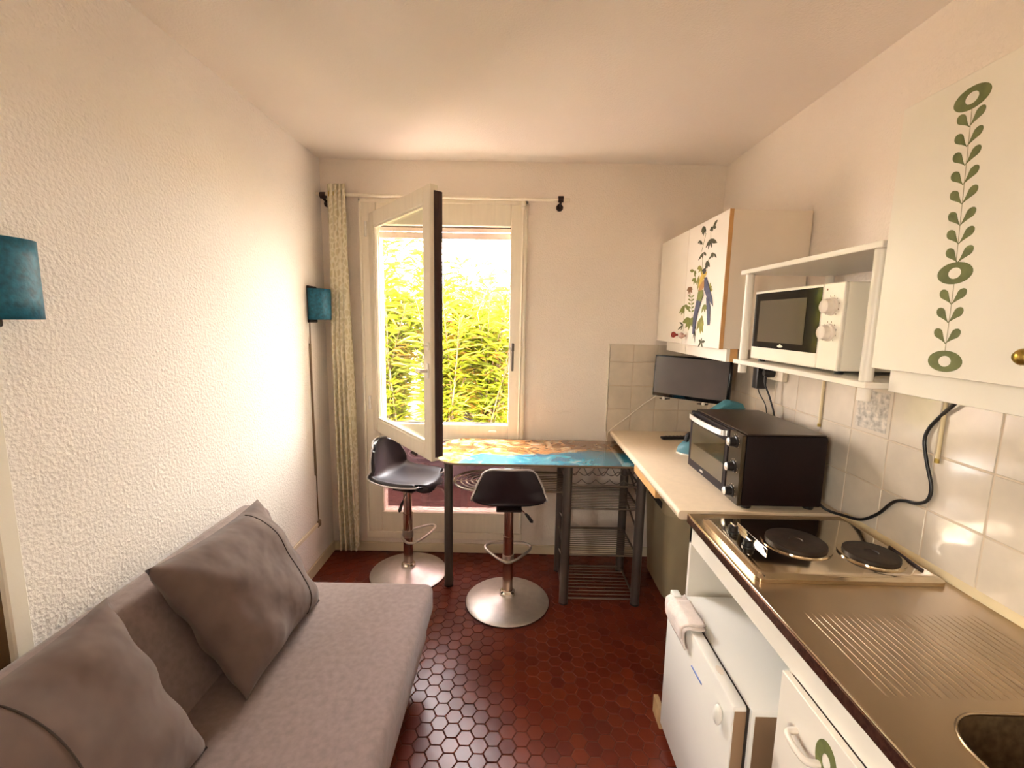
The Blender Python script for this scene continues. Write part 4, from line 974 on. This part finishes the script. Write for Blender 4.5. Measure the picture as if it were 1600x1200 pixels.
POLYS= [(4,[(2.284,1.852),(2.255,1.855),(2.234,1.841),(2.243,1.825),(2.266,1.809),(2.287,1.788),(2.312,1.759),(2.322,1.79),(2.309,1.825)]),(7,[(2.293,1.86),(2.264,1.865),(2.242,1.853),(2.248,1.838),(2.277,1.838)]),(5,[(2.261,1.809),(2.238,1.798),(2.241,1.778),(2.281,1.758),(2.319,1.76),(2.302,1.789)]),(6,[(2.256,1.82),(2.227,1.819),(2.205,1.787),(2.176,1.751),(2.151,1.719),(2.133,1.679),(2.163,1.697),(2.21,1.724),(2.248,1.761)]),(6,[(2.217,1.725),(2.186,1.712),(2.162,1.677),(2.155,1.594),(2.178,1.591),(2.197,1.655)]),(1,[(2.316,1.76),(2.26,1.762),(2.251,1.732),(2.278,1.704),(2.332,1.706)]),(6,[(2.329,1.715),(2.274,1.707),(2.311,1.633),(2.329,1.546),(2.355,1.545),(2.358,1.633)])]
STEMS= [((2.278,2.031),(2.317,1.95)),((2.226,2.032),(2.218,1.992)),((2.3,1.936),(2.294,1.865)),((2.17,1.919),(2.255,1.889)),((2.493,1.693),(2.49,1.555)),((2.413,1.747),(2.377,1.627)),((2.372,1.831),(2.322,1.76))]

dec = MB(); xd = 0.9108
for i, (k, b, t, w) in enumerate(LEAVES): flat_poly(dec, xd - 0.0002 * (i % 4), leaf_shape(b, t, w * 1.4, 0.5), k, 0.0005)
for a, b in STEMS:
    a = Vector(a); b = Vector(b); p = Vector((-(b - a).y, (b - a).x)).normalized() * 0.0014
    flat_poly(dec, xd, [tuple(a + p), tuple(b + p), tuple(b - p), tuple(a - p)], 1, 0.0005)
for i, (k, pts) in enumerate(POLYS): flat_poly(dec, xd - 0.001 - 0.0003 * i, pts, k, 0.0005)
dec.build('parrot_decal', ['d_bamboo', 'd_green', 'd_lime', 'd_brown', 'd_yellow', 'd_orange', 'd_blue', 'd_dark'], d1)

# ------------------------------------------------------------------ wall cabinet with the flower chain
c2 = thing('wall_cabinet', (1.1, 0.72, 1.496), 'white wall cabinet with a chain of green flower stickers', 'cabinet')
MB().box(0.930, XR - 0.007, 0.262, 1.160, 1.498, 2.108, 0.001).build('body', W, c2)
e1 = MB().box(0.911, 0.9295, 0.715, 1.164, 1.496, 2.110, 0.0015).build('door', W, c2)
MB().box(0.911, 0.9295, 0.262, 0.711, 1.496, 2.110, 0.0015).build('door', W, c2)
MB().box(0.950, 0.966, 0.27, 1.150, 1.438, 1.4975, 0.001).build('light_rail', W, c2)
MB().lathe([(0.006, 0), (0.006, 0.010), (0.012, 0.014), (0.015, 0.022), (0.010, 0.030)], 18, KT(0.911, 0.803, 1.552)).build('knob', 'brass', e1, smooth=60)
fl = MB()
for cy_, cz_ in ((0.994, 2.060), (0.975, 1.713), (0.968, 1.530)):
    flat_ring(fl, 0.911, ellipse(cy_, cz_, 0.0385, 0.0225), ellipse(cy_, cz_, 0.0145, 0.0115))
nodes = [(0.991, 2.010), (0.990, 1.972), (0.988, 1.935), (0.986, 1.897), (0.982, 1.858), (0.979, 1.815), (0.976, 1.778), (0.972, 1.740), (0.972, 1.655), (0.973, 1.617), (0.972, 1.573)]
for i, (y, z) in enumerate(nodes):
    for s in (-1, 1):
        flat_poly(fl, 0.911, drop_shape((y, z - 0.006), (y + s * 0.027, z + 0.024), 0.0185), 0)
flat_poly(fl, 0.9108, [(0.9918, 2.045), (0.9902, 2.045), (0.9742, 1.730), (0.9758, 1.730)], 1, 0.0004)
flat_poly(fl, 0.9108, [(0.9733, 1.695), (0.9717, 1.695), (0.9692, 1.545), (0.9708, 1.545)], 1, 0.0004)
fl.build('flower_chain_sticker', ['decal_green', 'decal_stem'], e1)

# ------------------------------------------------------------------ shelf with the microwave
sf = thing('wall_shelf', (1.1, 1.52, 1.44), 'open white wall shelf with round posts around the microwave', 'shelf')
MB().box(0.905, XR - 0.007, 1.170, 1.885, 1.796, 1.813, 0.002).build('top_board', W, sf)
MB().box(0.905, XR - 0.007, 1.170, 1.890, 1.440, 1.457, 0.002).build('bottom_board', W, sf)
for x, y in ((0.930, 1.856), (0.930, 1.200), (1.245, 1.856), (1.245, 1.200)):
    p = MB(); p.cyl((x, y, 1.4572), (x, y, 1.7958), 0.016, 16); p.cyl((x, y, 1.405), (x, y, 1.4398), 0.016, 16)
    p.build('post', W, sf, smooth=40)
mw = thing('microwave', (1.1, 1.575, 1.458), 'white microwave with black door and two round dials', 'microwave')
MX0, MX1, MY0, MY1, MZ0, MZ1 = 0.952, 1.23, 1.330, 1.822, 1.468, 1.727
MB().box(MX0, MX1, MY0, MY1, MZ0, MZ1, 0.005, 2).build('body', 'microwave_white', mw, smooth=35)
md = MB().box(MX0 - 0.012, MX0 - 0.0005, 1.424, MY1, MZ0, MZ1, 0.003).build('door', 'microwave_white', mw)
gl = MB().box(MX0 - 0.0135, MX0 - 0.0122, 1.426, MY1 - 0.008, MZ0 + 0.046, MZ1 - 0.010).build('black_panel', 'black_gloss', md)
MB().box(MX0 - 0.0145, MX0 - 0.0136, 1.495, MY1 - 0.045, MZ0 + 0.068, MZ1 - 0.038).build('viewing_window', 'microwave_window', md)
em = MB(); em.lathe([(0.0, 0), (0.012, 0), (0.012, 0.0006), (0.0, 0.0006)], 16, KT(MX0 - 0.0136, 1.622, MZ0 + 0.056) @ Matrix.Diagonal((0.35, 1.4, 1, 1)), cap=False); em.lathe([(0.0, 0), (0.006, 0), (0.006, 0.0007), (0.0, 0.0007)], 12, KT(MX0 - 0.0136, 1.622, MZ0 + 0.058), cap=False)
em.build('emblem', 'emblem_silver', md)
MB().box(MX0 - 0.012, MX0 - 0.0005, MY0, 1.4225, MZ0, MZ1, 0.003).build('control_panel', 'microwave_white', mw)
for z in (1.657, 1.580):
    k = MB().lathe([(0.027, 0), (0.026, 0.006), (0.022, 0.009), (0.0205, 0.024), (0.018, 0.026)], 26, KT(MX0 - 0.012, 1.380, z)).build('dial', 'knob_white', mw, smooth=40)
    mk = MB()
    for a in range(-135, 136, 30): mk.box(MX0 - 0.0127, MX0 - 0.0121, 1.380 + 0.032 * math.sin(R(a)) - 0.001, 1.380 + 0.032 * math.sin(R(a)) + 0.001, z + 0.032 * math.cos(R(a)) - 0.002, z + 0.032 * math.cos(R(a)) + 0.002)
    mk.build('dial_marks', 'd_brown', mw)
MB().lathe([(0.003, 0), (0.003, 0.001)], 10, KT(MX0 - 0.012, 1.405, 1.708)).build('indicator', 'd_brown', mw)
for x, y in ((0.97, 1.36), (0.97, 1.79), (1.20, 1.36), (1.20, 1.79)):
    MB().cyl((x, y, 1.4572), (x, y, 1.469), 0.012).build('foot', 'black_plastic', mw)

# ------------------------------------------------------------------ socket, plugs, hanging tubes
sk = thing('wall_socket', (XR, 2.20, 1.36), 'beige wall socket block on the tiles under the microwave shelf', 'socket')
MB().box(XR - 0.035, XR - 0.006, 2.105, 2.285, 1.335, 1.405, 0.006, 2).build('plate', 'socket_white', sk, smooth=35)
MB().lathe([(0.010, 0), (0.010, 0.008)], 14, KT(XR - 0.035, 2.300, 1.372) ).build('indicator', 'orange_plastic', sk, smooth=40)
pa = thing('plug_adapter', (XR, 2.255, 1.34), 'black power adapter plugged into the socket, wire hanging down', 'plug')
MB().box(XR - 0.085, XR - 0.0352, 2.225, 2.275, 1.285, 1.395, 0.006, 2).build('housing', 'black_plastic', pa, smooth=35)
MB().tube(curve([(XR - 0.06, 2.27, 1.36), (XR - 0.05, 2.295, 1.33), (XR - 0.04, 2.28, 1.26), (XR - 0.03, 2.22, 1.19), (XR - 0.03, 2.20, 1.05), (XR - 0.04, 2.21, 0.893)], 6), 0.003, 6).build('wire', 'black_plastic', pa, smooth=80)
pl = thing('plug', (XR, 2.18, 1.36), 'round black plug beside the power adapter', 'plug')
MB().lathe([(0.022, 0), (0.022, 0.03), (0.014, 0.045)], 18, KT(XR - 0.0352, 2.180, 1.370)).build('housing', 'black_plastic', pl, smooth=40)
MB().tube(curve([(XR - 0.07, 2.18, 1.365), (XR - 0.072, 2.178, 1.32), (XR - 0.05, 2.16, 1.25), (XR - 0.04, 2.12, 1.15), (XR - 0.04, 2.11, 1.0), (XR - 0.05, 2.12, 0.893)], 6), 0.0045, 6).build('wire', 'black_plastic', pl, smooth=80)
for y, z0, z1, lb in ((1.852, 1.185, 1.404, 'thin plastic tube hanging on the tiles right behind the mini oven'), (1.322, 1.20, 1.438, 'thin yellowed plastic tube on the tiles beside the black cord')):
    t = thing('plastic_tube', (XR - 0.012, y, z0), lb, 'tube', 'plastic tubes on the tiled wall')
    MB().tube([(XR - 0.012, y, z1), (XR - 0.012, y - 0.001, z0 + 0.01)], 0.0055, 8).build('tube', 'caulk', t, smooth=60)
    MB().lathe([(0.0065, 0), (0.0065, 0.014)], 10, Matrix.Translation((XR - 0.012, y, z0))).build('end_cap', 'brass', t, smooth=40)

# ------------------------------------------------------------------ outside
tag(MB().box(-6, 6, D + 0.36, 9, -0.15, -0.03).build('terrace_floor', 'terrace'), kind='structure')
tag(MB().box(-80, 80, -80, 80, -0.40, -0.16).build('ground', 'lawn'), kind='structure')
tag(MB().box(-6, 6, 4.25, 4.40, -0.03, 0.50, 0.01).build('wall_garden', 'outside_wall'), kind='structure')
tag(MB().box(-6, 6, 4.40, 7.5, -0.03, 0.40).build('flower_bed', 'soil'), kind='structure')

def leaf_verts(L_, w):
    return [(0, 0, 0), (-w * .5, L_ * .45, .010 * L_ / .15), (0, L_ * .45, -0.004), (w * .5, L_ * .45, .010 * L_ / .15), (0, L_, -0.02 * L_ / .15)], [(0, 2, 1), (0, 3, 2), (1, 2, 4), (2, 3, 4)]
lv_, lf_ = leaf_verts(0.24, 0.024)
leaf_proto_mesh = None
def shrub(x, y, hgt, spread, nst, seed, label, flowers=1):
    global leaf_proto_mesh
    rn = random.Random(seed)
    t = thing('oleander_shrub', (x, y, 0.40), label, 'shrub', 'oleander shrubs outside the window')
    stems = MB(); fol = MB(); leaves = []; tips = []
    for s in range(nst):
        a = rn.uniform(0, 6.283); lean = rn.uniform(0.1, 1.0) * spread; hh = hgt * rn.uniform(0.55, 1.0)
        p0 = Vector((rn.uniform(-.12, .12), rn.uniform(-.12, .12), 0)); p2 = Vector((math.cos(a) * lean, math.sin(a) * lean, hh)); p1 = p0.lerp(p2, 0.5) + Vector((-math.cos(a) * lean * .12, -math.sin(a) * lean * .12, hh * .08))
        def q(u): return p0 * (1 - u) ** 2 + p1 * 2 * u * (1 - u) + p2 * u * u
        stems.tube([q(u / 6) for u in range(7)], [0.012 * (1 - u / 8) for u in range(7)], 5)
        tips.append(p2)
        nw = int(hh * 17)
        for k in range(nw):
            u = 0.03 + 0.97 * (k + rn.random()) / nw
            c = q(min(1, u)); tn = (q(min(1, u)) - q(max(0, u - .05))).normalized()
            for w_ in range(3):
                az = rn.uniform(0, 6.283) + w_ * 2.1
                side = Vector((math.cos(az), math.sin(az), 0)); d = (side * rn.uniform(.7, 1.1) + tn * rn.uniform(.2, .9) + Vector((0, 0, rn.uniform(-.5, .15)))).normalized()
                rot = d.to_track_quat('Y', 'Z').to_matrix().to_4x4() @ Matrix.Rotation(rn.uniform(-1, 1), 4, 'Y')
                sc = rn.uniform(.65, 1.15)
                leaves.append(Matrix.Translation(c) @ rot @ Matrix.Diagonal((sc, sc, sc, 1)))
    order = sorted(range(len(leaves)), key=lambda i: leaves[i].translation.y - 0.3 * leaves[i].translation.z)
    single = set(order[:40])
    for i, T in enumerate(leaves):
        if i in single:
            if leaf_proto_mesh is None:
                leaf_proto_mesh = bpy.data.meshes.new('leaf'); leaf_proto_mesh.from_pydata(lv_, [], lf_); leaf_proto_mesh.materials.append(M['oleander_leaf'])
            o = bpy.data.objects.new('leaf', leaf_proto_mesh); COL.objects.link(o); o.parent = t; o.matrix_local = T
        else: fol.add(lv_, lf_, 0, T)
    stems.build('stems', 'bark', t, smooth=60, local=True)
    me = bpy.data.meshes.new('foliage'); me.from_pydata(fol.v, [], fol.f); me.materials.append(M['oleander_leaf'])
    o = bpy.data.objects.new('foliage', me); COL.objects.link(o); o.parent = t; o['kind'] = 'stuff'
    for k in range(flowers):
        p = rn.choice(tips); f = MB()
        for j in range(14): f.sphere(p + Vector((rn.uniform(-.05, .05), rn.uniform(-.05, .05), rn.uniform(-.03, .05))), 0.018, 6, (1, 1, .6))
        f.build('flower_head', 'petal', t, smooth=80, local=True)
    return t
shrub(-1.35, 4.85, 2.15, 0.55, 30, 11, 'tall oleander behind the left side of the open sash')
shrub(-0.75, 4.70, 1.85, 0.55, 34, 12, 'dense oleander bush seen right through the sash pane')
shrub(-0.25, 4.75, 1.75, 0.55, 32, 13, 'bright oleander bush in the open half of the window')
shrub(0.25, 4.85, 1.45, 0.5, 26, 14, 'low oleander bush at the right window jamb', 0)
shrub(-2.05, 5.1, 2.3, 0.6, 26, 15, 'oleander furthest to the left outside, mostly behind the wall', 0)
shrub(-0.55, 5.5, 1.9, 0.7, 26, 16, 'oleander in the second row outside the window')
